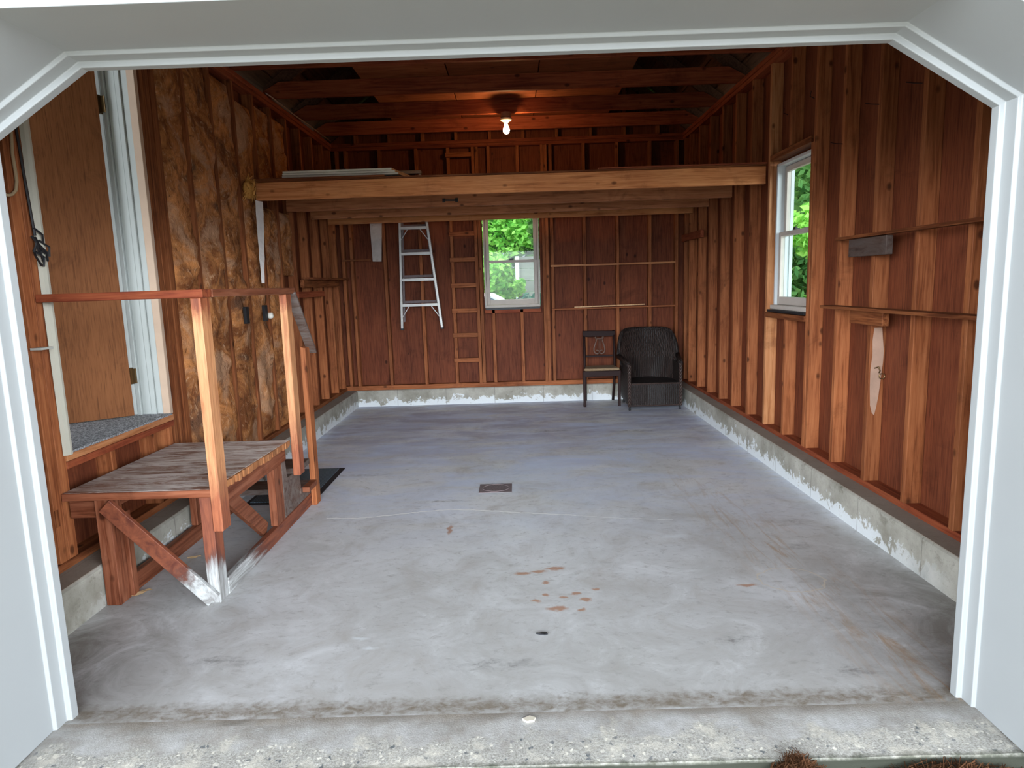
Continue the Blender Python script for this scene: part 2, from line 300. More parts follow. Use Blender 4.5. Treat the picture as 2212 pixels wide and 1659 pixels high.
def rotten(name, ax):
    k = NT(name); o = k.pos(); s_ = k.n('ShaderNodeSeparateXYZ'); k.l(o, s_.inputs[0])
    g = k.noise(k.scale(o, {'x': (.1, 1, 1), 'y': (1, .1, 1), 'z': (1, 1, .1), 'd': (.4, 1, .4)}[ax]), 45, 6, .65, .6)
    red = k.mix(k.ramp(g, .35, .65), (.095, .021, .010), (.235, .066, .028))
    wht = k.mix(k.ramp(g, .38, .62), (.20, .19, .18), (.47, .48, .47))
    d = k.vmath('LENGTH', k.scale(k.vmath('SUBTRACT', o, (-1.44, .88, 0)), (1.0, .62, 1.5)))
    st = k.noise(k.scale(o, {'y': (1, .12, 1), 'z': (1, 1, .12), 'd': (.35, 1, .35)}[ax]), 30, 5, .7, .5)
    dd = k.math('MULTIPLY_ADD', st, .42, d)
    c = k.mix(k.ramp(dd, .60, .50), red, (.09, .035, .025))
    c = k.mix(k.ramp(dd, .53, .44), c, wht)
    k.l(c, k.b.inputs['Base Color']); k.b.inputs['Roughness'].default_value = .6; k.bump(g, .3, .002); return k.m
for ax in 'yzd': M['rot_'+ax] = rotten('paint_bleached_stair_wood_'+ax, ax)

# ------------------------------------------------------------ mesh helpers
class MB:
    def __init__(s): s.v = []; s.f = []
    def add(s, v, f):
        b = len(s.v); s.v += [tuple(x) for x in v]; s.f += [tuple(b+i for i in q) for q in f]; return s
    def box(s, x0, x1, y0, y1, z0, z1):
        return s.add([(x, y, z) for x in (x0, x1) for y in (y0, y1) for z in (z0, z1)],
                     [(0, 1, 3, 2), (4, 6, 7, 5), (0, 4, 5, 1), (2, 3, 7, 6), (0, 2, 6, 4), (1, 5, 7, 3)])
    def bar(s, a, b, w, h, upv=(0, 0, 1)):
        a, b = Vector(a), Vector(b); d = (b-a).normalized(); sx = d.cross(Vector(upv)).normalized(); uz = sx.cross(d)
        vs = [p + sx*(i*w/2) + uz*(j*h/2) for p in (a, b) for i in (-1, 1) for j in (-1, 1)]
        return s.add(vs, [(0, 1, 3, 2), (4, 6, 7, 5), (0, 4, 5, 1), (2, 3, 7, 6), (0, 2, 6, 4), (1, 5, 7, 3)])
    def tube(s, pts, r, n=8, closed=False):
        pts = [Vector(p) for p in pts]; N = len(pts); rings = []
        prev = None
        for i, p in enumerate(pts):
            a = pts[(i-1) % N] if (i or closed) else p; b = pts[(i+1) % N] if (i < N-1 or closed) else p
            d = (b-a).normalized(); ref = prev if prev else (Vector((0, 0, 1)) if abs(d.z) < .9 else Vector((1, 0, 0)))
            sx = d.cross(ref).normalized(); uz = sx.cross(d).normalized(); prev = uz
            rr = r[i] if isinstance(r, (list, tuple)) else r
            rings.append([p + sx*math.cos(t*2*math.pi/n)*rr + uz*math.sin(t*2*math.pi/n)*rr for t in range(n)])
        v = [q for g in rings for q in g]; f = []
        for i in range(N if closed else N-1):
            for t in range(n):
                j = (i+1) % N; f.append((i*n+t, i*n+(t+1) % n, j*n+(t+1) % n, j*n+t))
        if not closed: f.append(tuple(range(n))[::-1]); f.append(tuple((N-1)*n+t for t in range(n)))
        return s.add(v, f)
    def lathe(s, c, prof, n=20):
        v = []; f = []
        for (r, z) in prof: v += [(c[0]+r*math.cos(t*2*math.pi/n), c[1]+r*math.sin(t*2*math.pi/n), c[2]+z) for t in range(n)]
        for i in range(len(prof)-1):
            for t in range(n): f.append((i*n+t, i*n+(t+1) % n, (i+1)*n+(t+1) % n, (i+1)*n+t))
        f.append(tuple(range(n))); f.append(tuple((len(prof)-1)*n+t for t in range(n))[::-1])
        return s.add(v, f)
    def prism(s, poly, axis, a, b):   # poly 2d extruded along axis from a to b
        n = len(poly); g = {'x': lambda p, t: (t, p[0], p[1]), 'y': lambda p, t: (p[0], t, p[1]), 'z': lambda p, t: (p[0], p[1], t)}[axis]
        v = [g(p, a) for p in poly]+[g(p, b) for p in poly]
        f = [tuple(range(n)), tuple(range(n, 2*n))[::-1]]+[(i, (i+1) % n, n+(i+1) % n, n+i) for i in range(n)]
        return s.add(v, f)
    def build(s, name, mat, parent=None, origin=None, bevel=0, smooth=False):
        xs, ys, zs = zip(*s.v)
        o = Vector(origin) if origin is not None else Vector(((min(xs)+max(xs))/2, (min(ys)+max(ys))/2, (min(zs)+max(zs))/2))
        me = bpy.data.meshes.new(name); me.from_pydata([tuple(Vector(p)-o) for p in s.v], [], s.f)
        import bmesh
        bm = bmesh.new(); bm.from_mesh(me); bmesh.ops.recalc_face_normals(bm, faces=bm.faces); bm.to_mesh(me); bm.free()
        me.materials.append(M[mat] if isinstance(mat, str) else mat)
        if smooth:
            for p in me.polygons: p.use_smooth = True
        ob = bpy.data.objects.new(name, me); C.objects.link(ob); WL[ob.name] = o
        if parent: ob.parent = parent; ob.location = o - WL[parent.name]
        else: ob.location = o
        if bevel: 
            b = ob.modifiers.new('bevel', 'BEVEL'); b.width = bevel; b.segments = 1; b.limit_method = 'ANGLE'
        return ob
WL = {}
def empty(name, loc):
    o = bpy.data.objects.new(name, None); C.objects.link(o); o.location = loc; o.empty_display_size = .1; WL[o.name] = Vector(loc); return o
def tag(o, label, cat, group=None):
    o['label'] = label; o['category'] = cat
    if group: o['group'] = group
    return o
def struct(o, label=None, cat=None):
    o['kind'] = 'structure'
    if label: o['label'] = label
    if cat: o['category'] = cat
    return o
def B(*a): return MB().box(*a)

# ------------------------------------------------------------ dimensions
XL, XR, XCL, XCR, T, ZC = -1.579, 1.5126, -1.2725, 1.1815, 2.159, 1.9599
CL, CR, CH = -1.99, 1.953, .2035
LW, RW, BW = -2.13, 2.07, 6.13      # inner stud faces
SILL = .2415; PB, PT = 3.10, 3.18
YF = -.35

# ------------------------------------------------------------ floor, ground
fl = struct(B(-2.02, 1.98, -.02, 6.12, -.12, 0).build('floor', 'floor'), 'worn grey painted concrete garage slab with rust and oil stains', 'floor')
ap = MB(); nx, ny = 60, 8
vs = []
for i in range(nx+1):
    for j in range(ny+1):
        x = -1.62+3.2*i/nx; y = -.30+.28*j/ny
        if j == 0: y += .012*noise.noise(Vector((x*3, 0, 0)))+.035
        z = -.012*(1-j/ny)**2 - (.02 if j == 0 else 0) + .003*noise.noise(Vector((x*9, y*9, 1)))*(1 if 0 < j < ny else 0)
        vs.append((x, y, z))
ap.add(vs, [(i*(ny+1)+j, (i+1)*(ny+1)+j, (i+1)*(ny+1)+j+1, i*(ny+1)+j+1) for i in range(nx) for j in range(ny)])
sk = []; 
for i in range(nx): sk.append((i*(ny+1), (i+1)*(ny+1), i*(ny+1)+0))
b0 = len(ap.v); ap.add([(vs[i*(ny+1)][0], vs[i*(ny+1)][1]-.004, -.2) for i in range(nx+1)], [])
for i in range(nx): ap.f.append((i*(ny+1), (i+1)*(ny+1), b0+i+1, b0+i))
ap.build('apron', 'apron', fl)
struct(B(-14, 14, -20, 24, -.22, -.07).build('ground', 'ground'), 'rough ground outside the garage', 'ground')
# crack
cr_pts = [(-1.25, 2.02), (-1.05, 2.0), (-.9, 2.03), (-.75, 2.06), (-.6, 2.10), (-.45, 2.12), (-.3, 2.10), (-.15, 2.06), (0, 2.02), (.2, 1.98), (.4, 1.93), (.6, 1.87), (.72, 1.85), (1.0, 1.8)]
m = MB(); P = []
for a, b in zip(cr_pts, cr_pts[1:]):
    for t in range(6): 
        u = t/6; P.append((a[0]+(b[0]-a[0])*u, a[1]+(b[1]-a[1])*u+rnd.uniform(-.006, .006)))
for i in range(len(P)-1):
    w = rnd.uniform(.005, .009)*(1 if i < len(P)*.75 else .4); a, b = P[i], P[i+1]
    m.add([(a[0], a[1]-w, .0006), (b[0], b[1]-w, .0006), (b[0], b[1]+w, .0006), (a[0], a[1]+w, .0006)], [(0, 1, 2, 3)])
M['crackfill'] = plain('pale_crack_filler', (.9, .9, .88), .9)
m.build('crack', 'crackfill', fl)

# curbs (baseboards of the shell)
def curb(name, bx, label):
    return struct(B(*bx).build(name, 'curb', bevel=.012), label, 'curb')
curb('baseboard_left', (-2.30, CL, -.0, 6.10, -.1, CH), 'low pale concrete curb under the left wall')
curb('baseboard_right', (CR, 2.26, -.0, 6.10, -.1, CH), 'low concrete curb with flaking white paint under the right wall')
curb('baseboard_back', (-2.30, 2.26, 6.10, 6.35, -.1, CH), 'low concrete curb with white paint line along the back wall')

# ------------------------------------------------------------ walls
SH = .018
def sheath(name, mb, label):
    o = mb.build(name, 'ply'); return struct(o, label, 'wall')
# right wall, with window hole y 2.62..3.34 z 1.20..2.36
WY0, WY1, WZ0, WZ1 = 2.645, 3.335, 1.215, 2.35
sx0, sx1 = RW+.09, RW+.09+SH
wr = MB()
for y0, y1, z0, z1 in ((-.3, WY0, CH, 3.2), (WY1, 6.3, CH, 3.2), (WY0, WY1, CH, WZ0), (WY0, WY1, WZ1, 3.2)):
    wr.box(sx0, sx1, y0, y1, z0, z1)
wall_r = sheath('wall_right', wr, 'right wall of dark plywood between bare studs')
def stud(p, wall, side, pos, z0=SILL, z1=PB, mat='stud_z', w=.038, d=.089):
    if side == 'R': o = B(RW, RW+d, pos, pos+w, z0, z1)
    elif side == 'L': o = B(LW-d, LW, pos, pos+w, z0, z1)
    else: o = B(pos, pos+w, BW, BW+d, z0, z1)
    return o.build('stud', mat, wall, bevel=.002)
for y in (.08, .49, .905, 1.309, 1.727, 2.139): stud(0, wall_r, 'R', y)
stud(0, wall_r, 'R', 2.528); stud(0, wall_r, 'R', 2.570, z1=WZ1+.01)
stud(0, wall_r, 'R', 2.951, z1=WZ0-.05); stud(0, wall_r, 'R', 2.951, z0=WZ1+.06)
stud(0, wall_r, 'R', 3.349, mat='post_z')
for y in (3.769, 4.185, 4.588, 5.0, 5.407, 5.81, 6.04): stud(0, wall_r, 'R', y)
B(2.075, 2.18, 0, 6.2, CH, SILL).build('sill_plate', 'red_y', wall_r, bevel=.003)
B(RW-.005, RW+.09, 0, 6.2, PB, PB+.038).build('top_plate', 'red_y', wall_r, bevel=.002)
B(RW-.012, RW+.09, 0, 6.2, PB+.04, PT).build('top_plate', 'red_y', wall_r, bevel=.002)
B(RW-.002, RW+.09, 2.61, 3.349, WZ1+.012, WZ1+.055).build('header', 'dark_y', wall_r, bevel=.002)
B(RW-.012, RW+.09, 2.608, 3.349, WZ0-.075, WZ0-.035).build('rough_sill', 'dark_y', wall_r, bevel=.002)

# left wall with doorway y .955..1.90 z .75..2.90
DY0, DY1, DZ0, DZ1 = .93, 1.915, .70, 2.90
lx0, lx1 = LW-.09-SH, LW-.09
wl = MB()
for y0, y1, z0, z1 in ((-.3, DY0, CH, 3.2), (DY1, 6.3, CH, 3.2), (DY0, DY1, CH, DZ0-.02), (DY0, DY1, DZ1, 3.2)):
    wl.box(lx0, lx1, y0, y1, z0, z1)
wall_l = sheath('wall_left', wl, 'left wall of plywood and studs with brown insulation')
for y in (.05, .36,): stud(0, wall_l, 'L', y)
for y in (.72, .80, .865): stud(0, wall_l, 'L', y, w=.06)
for y in (1.93, 1.995): stud(0, wall_l, 'L', y, mat='dark_z', w=.06, z0=SILL)
stud(0, wall_l, 'L', 2.07, mat='dark_z', w=.062)
LST = [2.475, 2.88, 3.29, 3.70, 4.11, 4.52]
for y in LST: stud(0, wall_l, 'L', y)
for y in (4.93, 5.33, 5.74, 6.06): stud(0, wall_l, 'L', y)
B(-2.25, -2.125, 0, 6.2, CH, SILL).build('sill_plate', 'stud_y', wall_l, bevel=.003)
B(LW-.09, LW+.005, 0, 6.2, PB, PB+.038).build('top_plate', 'red_y', wall_l, bevel=.002)
B(LW-.09, LW+.012, 0, 6.2, PB+.04, PT).build('top_plate', 'red_y', wall_l, bevel=.002)
# under-door framing
for y in (1.27, 1.68, 1.86): stud(0, wall_l, 'L', y, z1=.665)
B(LW-.085, LW+.004, .925, 1.92, .665, .70).build('header', 'red_y', wall_l, bevel=.002)
B(LW-.085, LW+.008, .925, 1.92, .703, .738).build('threshold_edge', 'post_y', wall_l, bevel=.002)

# back wall with window x -.345.. .345
VX0, VX1, VZ0, VZ1 = -.365, .335, 1.19, 2.42
wb = MB(); by0, by1 = BW+.09, BW+.09+SH
for x0, x1, z0, z1 in ((-2.25, VX0, CH, 3.45), (VX1, 2.2, CH, 3.45), (VX0, VX1, CH, VZ0), (VX0, VX1, VZ1, 3.45)):
    wb.box(x0, x1, by0, by1, z0, z1)
gy = 3.45
def roofz(x): return 3.20 + (2.14-abs(x))*.74
wb.prism([(-2.25, gy), (2.2, gy), (1.85, gy), (0, roofz(0)+.15), (-1.85, gy)], 'y', by0, by1)
wall_b = sheath('wall_back', wb, 'back wall of red brown plywood between bare studs')
for x in (-1.985, -1.58, -1.14, -.755): stud(0, wall_b, 'B', x)
for x in (-.46, -.415): stud(0, wall_b, 'B', x)
for x in (.365, .465): stud(0, wall_b, 'B', x, mat='stud_z')
stud(0, wall_b, 'B', .405); 
for x in (-.275, .075): stud(0, wall_b, 'B', x, z1=VZ0-.03); stud(0, wall_b, 'B', x, z0=VZ1)
for x in (.86, 1.26, 1.655, 1.98, -2.09): stud(0, wall_b, 'B', x)
for x in (-1.9, -1.5, -1.1, -.7, -.3, .1, .5, .9, 1.3, 1.7): stud(0, wall_b, 'B', x+.05, z0=PT, z1=min(4.6, roofz(x)-.05))
B(-2.2, 2.15, BW-.005, BW+.12, CH, CH+.055).build('sill_plate', 'stud_x', wall_b, bevel=.003)
B(-2.2, 2.15, BW-.005, BW+.09, PB, PB+.038).build('top_plate', 'red_x', wall_b, bevel=.002)
B(-2.2, 2.15, BW-.010, BW+.09, PB+.04, PT).build('top_plate', 'red_x', wall_b, bevel=.002)
B(VX0, VX1, BW, BW+.09, VZ0-.07, VZ0-.03).build('rough_sill', 'red_x', wall_b, bevel=.002)

# front wall: octagonal opening lined with white trim
def offs(d):
    pts = [(XL, 0), (XL, ZC), (XCL, T), (XCR, T), (XR, ZC), (XR, 0)]
    out = []
    for i, p in enumerate(pts):
        def nrm(a, b):
            dx, dz = b[0]-a[0], b[1]-a[1]; L = math.hypot(dx, dz); return (-dz/L, dx/L)
        n1 = nrm(pts[i-1], p) if i else None; n2 = nrm(p, pts[i+1]) if i < 5 else None
        if n1 is None: n = n2; k_ = 1
        elif n2 is None: n = n1; k_ = 1
        else:
            n = (n1[0]+n2[0], n1[1]+n2[1]); L2 = n[0]**2+n[1]**2; n = (n[0]*2/L2, n[1]*2/L2); k_ = 1
        out.append((p[0]+n[0]*d*k_, max(p[1]+n[1]*d*k_, 0)))
    return out
prof = [(.10, .035), (0, .035), (0, 0), (.018, -.001), (.018, -.052), (.030, -.054), (.030, YF-.012), (.15, YF-.012), (.15, YF)]
# one board per side: five jamb boards each with the same moulded profile
front = MB()
o1 = offs(.11)
outer = [(-3.6, 0), (-3.6, 5.2), (3.6, 5.2), (3.6, 0)]
def strip(m, A, Bq, y): m.add([(A[0][0], y, A[0][1]), (A[1][0], y, A[1][1]), (Bq[1][0], y, Bq[1][1]), (Bq[0][0], y, Bq[0][1])], [(0, 1, 2, 3)])
facq = [((-3.6, 0), (-3.6, ZC)), ((-3.6, ZC), (-3.6, 5.2)), ((-3.6, 5.2), (3.6, 5.2)), ((3.6, 5.2), (3.6, ZC)), ((3.6, ZC), (3.6, 0))]
for y in (YF, .03):
    for i in range(5): strip(front, (o1[i], o1[i+1]), facq[i], y)
wall_f = struct(front.build('wall_front', 'siding'), 'white painted front wall around the garage opening', 'wall')
names = ['left jamb', 'left angled corner', 'head', 'right angled corner', 'right jamb']
for i in range(5):
    m = MB(); R1 = [(offs(d)[i], y) for d, y in prof]; R2 = [(offs(d)[i+1], y) for d, y in prof]
    n = len(prof)
    m.add([(p[0], y, p[1]) for p, y in R1]+[(p[0], y, p[1]) for p, y in R2], [(j, j+1, n+j+1, n+j) for j in range(n-1)])
    t = m.build('trim_%d' % (i+1), 'white'); struct(t, 'white painted trim board at the %s of the garage opening' % names[i], 'trim')
    md = t.modifiers.new('bevel', 'BEVEL'); md.width = .003; md.segments = 2; md.limit_method = 'ANGLE'

# ------------------------------------------------------------ roof
rf = MB(); RR = roofz(0)+.16
ceil = None
m = MB()
for s_ in (-1, 1):
    nb = 14
    for j in range(nb):
        u0_, u1_ = j/nb, (j+1)/nb-.006
        def pt(u, e): x = s_*(2.45*(1-u)); return (x, 3.20+(2.14-abs(x))*.74+.145+e)
        m.prism([pt(u0_, 0), pt(u1_, 0), pt(u1_, .02), pt(u0_, .02)], 'y', -.35, 6.5)
m.box(-.03, .03, -.35, 6.5, roofz(0)-.06, roofz(0)+.14)
for s_ in (-1, 1): m.prism([(s_*2.5, 3.2-.36*.74+.165), (0, roofz(0)+.175), (0, roofz(0)+.20), (s_*2.5, 3.2-.36*.74+.19)], 'y', -.4, 6.6)
ceil = struct(m.build('ceiling', 'roofwood'), 'dark board underside of the gable roof', 'ceiling')
BY = [.95, 1.75, 2.55, 3.33, 4.15, 4.95, 5.68]
for y in BY+[.15, 6.1]:
    for s_ in (-1, 1):
        m = MB(); 
        def bp(x, e): return (s_*x, 3.20+(2.14-x)*.74+e)
        m.prism([bp(2.2, -.0), bp(2.08, -.0), bp(.02, .0), bp(.02, .135), bp(2.2, .135)], 'y', y+.042, y+.080)
        m.build('rafter', 'roofwood', ceil)
bl = ['at the front of the ceiling, hidden behind the white head trim', 'second from the front', 'third from the front', 'just behind the white head trim of the opening', 'nearest fully visible, in front of the bulb', 'carrying the lit bulb', 'between the lit bulb and the back wall']
for i, y in enumerate(BY):
    z0 = 3.185
    o = MB().prism([(-2.19, z0), (2.13, z0), (2.13, z0+.06), (1.98, z0+.14), (-2.04, z0+.14), (-2.19, z0+.06)], 'y', y, y+.038).build('ceiling_beam', 'red_x', bevel=.002)
    tag(o, 'red brown wooden tie beam %s' % bl[i], 'beam', 'ceiling tie beams')
# attic floor boards over the beams
zt = 3.327
sheets = [(-1.05, -.33, .3, 6.0), (-.32, .0, .3, 6.0), (.01, .82, .3, 6.0)]
for i, (a, b, c_, d_) in enumerate([(-1.30, -.52), (-.51, .28), (.29, 1.12)] and [(-1.30, -.52, 2.6, 5.7), (-.51, .28, 2.6, 5.7), (.29, 1.12, 2.6, 5.7)]):
    o = B(a, b, c_, d_, zt, zt+.018).build('attic_floor_sheet', 'attic')
    tag(o, 'brown plywood sheet laid on the tie beams, %s' % ['left of the bulb', 'directly above the bulb', 'right of the bulb'][i], 'plywood sheet', 'attic floor sheets')

# ------------------------------------------------------------ light fixture
lf = tag(empty('ceiling_light', (-.02, 4.93, 3.185)), 'lit bare bulb in a white porcelain holder under a tie beam', 'light')
lc = (-.02, 4.93, 3.185)
MB().lathe(lc, [(.052, 0), (.052, -.045), (.048, -.048)], 8).build('junction_box', 'steel_box', lf)
MB().lathe(lc, [(.030, -.047), (.060, -.058), (.062, -.068), (.050, -.080), (.026, -.092), (.024, -.10)], 24).build('lamp_holder', 'porcelain', lf, smooth=True)
bp_ = [(.013, -.10), (.015, -.115), (.022, -.135), (.031, -.155), (.034, -.172), (.030, -.190), (.018, -.204), (.004, -.209)]
MB().lathe(lc, bp_, 20).build('bulb', 'bulb', lf, smooth=True)
pl = bpy.data.lights.new('bulb_light', 'POINT'); pl.energy = BULB_W; pl.color = (1, .50, .20); pl.shadow_soft_size = .035
po = bpy.data.objects.new('bulb_light', pl); C.objects.link(po); po.location = (0, 0, -.16); po.parent = lf

# ------------------------------------------------------------ windows
def hung_window(name, axis, a0, a1, z0, z1, base, depth, zm, label):
    # axis 'x': lies along X, faces -Y, base = inner face y ; axis 'y': along Y, faces -X, base = inner x
    def bx(u0, u1, d0, d1, q0, q1):
        return (u0, u1, base+d0, base+d1, q0, q1) if axis == 'x' else (base+d0, base+d1, u0, u1, q0, q1)
    W_ = empty(name, (((a0+a1)/2, base, z0) if axis == 'x' else (base, (a0+a1)/2, z0))); struct(W_, label, 'window')
    f = .022
    m = MB(); m.box(*bx(a0, a0+f, 0, depth, z0, z1)).box(*bx(a1-f, a1, 0, depth, z0, z1)).box(*bx(a0, a1, 0, depth, z1-f, z1))
    m.box(*bx(a0+f, a0+f+.012, .065, .085, z0, z1)).box(*bx(a1-f-.012, a1-f, .065, .085, z0, z1))
    m.build('frame', 'siding' if axis == 'y' else 'cream', W_, bevel=.002)
    MB().box(*bx(a0-.0, a1+.0, -.028, depth+.03, z0-.03, z0+.004)).build('window_sill', 'cream', W_, bevel=.004)
    def sash(nm, d0, q0, q1, bot, top):
        s_ = .042; m = MB(); i0, i1 = a0+f+.002, a1-f-.002
        m.box(*bx(i0, i0+s_, d0, d0+.032, q0, q1)).box(*bx(i1-s_, i1, d0, d0+.032, q0, q1))
        m.box(*bx(i0+s_, i1-s_, d0, d0+.032, q0, q0+bot)).box(*bx(i0+s_, i1-s_, d0, d0+.032, q1-top, q1))
        so_ = m.build(nm, 'cream', W_, bevel=.003)
        MB().box(*bx(i0+s_-.004, i1-s_+.004, d0+.014, d0+.018, q0+bot-.004, q1-top+.004)).build('pane', 'glass', so_)
        return so_
    lo = sash('lower_sash', .020, z0+.006, zm+.018, .062, .032)
    sash('upper_sash', .056, zm-.014, z1-f-.002, .032, .042)
    um = (a0+a1)/2
    MB().box(*bx(um-.025, um+.025, .012, .045, zm+.018, zm+.028)).box(*bx(um-.008, um+.03, .02, .035, zm+.028, zm+.036)).build('sash_lock', 'black', lo)
    # storm frame outside
    m = MB(); e = .03; d0 = depth-.02
    m.box(*bx(a0, a0+e, d0, d0+.025, z0, z1)).box(*bx(a1-e, a1, d0, d0+.025, z0, z1)).box(*bx(a0+e, a1-e, d0, d0+.025, z1-e, z1))
    m.build('storm_frame', 'siding', W_)
    return W_
hung_window('window_1', 'x', VX0+.01, VX1-.01, 1.215, 2.40, BW+.035, .13, 1.745, 'cream painted double hung window in the back wall')
hung_window('window_2', 'y', WY0+.01, WY1-.01, 1.235, 2.335, RW+.045, .125, 1.79, 'cream painted double hung window in the right wall')
# dark gap board under each sill
tag(B(RW-.004, RW+.03, 2.64, 3.33, 1.185, 1.203).build('slat', 'black'), 'thin black slat lying under the sill of the right window', 'slat')
tag(B(-.35, .32, BW+.002, BW+.03, 1.16, 1.183).build('slat', 'black'), 'thin black slat lying under the sill of the back window', 'slat')

# ------------------------------------------------------------ doorway in the left wall
dr = struct(empty('door_1', (-2.2, 1.42, .74)), 'open plywood door in white jambs above the stair landing', 'door')
def mould(y, sgn, z0, z1, nm):
    # jamb seen as stepped mouldings, from x=LW outward
    m = MB(); st = [(-2.145, -2.125, .0), (-2.205, -2.145, .006), (-2.235, -2.205, .016), (-2.29, -2.235, .010), (-2.315, -2.29, .026)]
    for a, b, d in st:
        if sgn > 0: m.box(a, b, y-d, y+.03, z0, z1)
        else: m.box(a, b, y-.03, y+d, z0, z1)
    return m.build(nm, 'casing', dr, bevel=.003)
mould(1.895, 1, .745, 2.9, 'jamb')
M['peach'] = plain('bare_peach_casing_edge', (.50, .36, .26), .6, noise_amt=.2)
B(-2.166, -2.121, 1.884, 1.915, .745, 2.9).build('casing_edge', 'peach', dr, bevel=.002)
m = MB(); prf = [(LW-.18, .915), (LW-.18, .953), (LW+.010, .953), (LW+.024, .945), (LW+.026, .930), (LW+.020, .912), (LW+.004, .905), (LW, .915)]
m.prism(prf, 'z', .735, 2.42).build('jamb', 'cream', dr)
M['jambcream'] = plain('yellowed_jamb_paint', (.46, .44, .36), .5, noise_amt=.12, nscale=6)
dr.children[-1].data.materials[0] = M['jambcream']
B(-3.3, LW+.012, .955, 1.90, .738, .748).build('threshold', 'carpet', dr)
B(-3.3, LW-.18, .5, 2.3, .55, .737).build('porch_floor', 'greywood', dr)
# leaf
hx, hy = -2.337, 1.861; ddx, ddy = -.79, -.613
px, py = -ddy, ddx
lw = .80
v = []
for (u, w_) in ((0, 0), (lw, 0), (lw, .038), (0, .038)): v.append((hx+ddx*u+(.613*w_), hy+ddy*u-(.79*w_)))
m = MB().prism(v, 'z', .752, 2.88); leaf = m.build('door_leaf', 'door', dr)
B(-2.9, -2.2, 1.9, 1.93, .738, .748)
for z in (.99, 2.56):
    MB().box(-2.322, -2.318, 1.845, 1.885, z-.05, z+.05).add([], []).box(-2.335, -2.322, 1.862, 1.874, z-.05, z+.05).box(-2.335, -2.29, 1.856, 1.862, z-.045, z+.045).build('hinge', 'brass', dr)
MB().box(-2.30, -2.20, 1.900, 1.906, 0, 1)
# outer stop strip right of leaf
B(-2.345, -2.318, 1.874, 1.92, .748, 2.9).build('door_stop', 'casing', dr, bevel=.003)

# ------------------------------------------------------------ insulation batts
def batt(y0, y1, z0, z1, seed, label, bulge=.055):
    m = MB(); ny_, nz_ = 14, max(8, int((z1-z0)/.028)); V = []
    for i in range(ny_+1):
        for j in range(nz_+1):
            u, w_ = i/ny_, j/nz_; y = y0+(y1-y0)*u; z = z0+(z1-z0)*w_
            e = min(1, 4*u, 4*(1-u))**.5*min(1, 12*w_, 12*(1-w_))**.5
            n_ = noise.fractal(Vector((y*4+seed, z*3, seed)), 1, 2, 3)
            n2_ = noise.fractal(Vector((y*16, z*12, seed+3)), .9, 2, 3)
            x = LW-.032 + e*(bulge*.75+.042*n_+.016*n2_)
            y += .012*noise.noise(Vector((z*5, seed, 0)))*(1 if 0 < i < ny_ else 2)
            V.append((x, y, z))
    m.add(V, [(i*(nz_+1)+j, (i+1)*(nz_+1)+j, (i+1)*(nz_+1)+j+1, i*(nz_+1)+j+1) for i in range(ny_) for j in range(nz_)])
    n0 = len(m.v); m.add([(LW-.085, y0+(y1-y0)*u, z) for u in (0, 1) for z in (z0, z1)], [(0, 1, 3, 2)])
    # side skirts
    for i in (0, ny_):
        for j in range(nz_):
            a, b = V[i*(nz_+1)+j], V[i*(nz_+1)+j+1]; m.add([a, b, (LW-.085, a[1], b[2]), (LW-.085, a[1], a[2])], [(0, 1, 2, 3)])
    for j in (0, nz_):
        for i in range(ny_):
            a, b = V[i*(nz_+1)+j], V[(i+1)*(nz_+1)+j]; m.add([a, b, (LW-.085, b[1], a[2]), (LW-.085, a[1], a[2])], [(0, 1, 2, 3)])
    o = m.build('insulation_batt', 'insul', smooth=True); return tag(o, label, 'insulation', 'insulation batts in the left wall')
ords = ['against the dark post beside the door', 'second from the dark post beside the door', 'third from the dark post, behind the stair rail', 'in front of the loft end', 'behind the loft end, above the loft deck', 'farthest along above the loft deck']
yy = [2.132, 2.475, 2.88, 3.29, 3.70, 4.11, 4.52]
for i in range(4):
    batt(yy[i]+(.038 if i else 0), yy[i+1], SILL+(.0 if i < 3 else .0), 3.05 if i < 3 else 2.98, i*7.3, 'fluffy brown fibreglass batt %s' % ords[i], .062)
batt(3.738, 4.11, SILL, 2.2, 31, 'brown fibreglass batt below the loft, behind the tall middle stair post', .05)
batt(3.738, 4.11, 2.38, 3.04, 41, 'orange brown fibreglass batt above the loft, left of the white boards', .05)
batt(4.148, 4.52, 1.62, 2.2, 33, 'grey brown fibreglass batt high under the loft beside the bare studs', .04)
batt(4.148, 4.52, 2.38, 3.04, 47, 'orange fibreglass batt above the loft, the last before bare studs', .05)
# yellow tuft
m = MB()
n_ = 12
for a in range(260):
    th, ph = rnd.uniform(0, 6.28), rnd.uniform(-1.4, 1.4); r = rnd.uniform(.02, .06)
    c0 = Vector((-2.08+rnd.uniform(-.02, .05), 3.34+rnd.uniform(-.05, .04), 2.29+rnd.uniform(-.07, .07)))
    d = Vector((math.cos(th)*math.cos(ph), math.sin(th)*math.cos(ph), math.sin(ph)))*r
    s_ = d.cross(Vector((.3, .2, 1))).normalized()*.006
    m.add([c0-s_, c0+s_, c0+d], [(0, 1, 2)])
m.lathe((-2.08, 3.33, 2.29), [(.01, -.08), (.03, -.05), (.04, 0), (.03, .04), (.01, .06)], 9)
o = m.build('insulation_tuft', 'yellow'); tag(o, 'yellow tuft of fibreglass bulging beside the left end of the loft front joist', 'insulation')
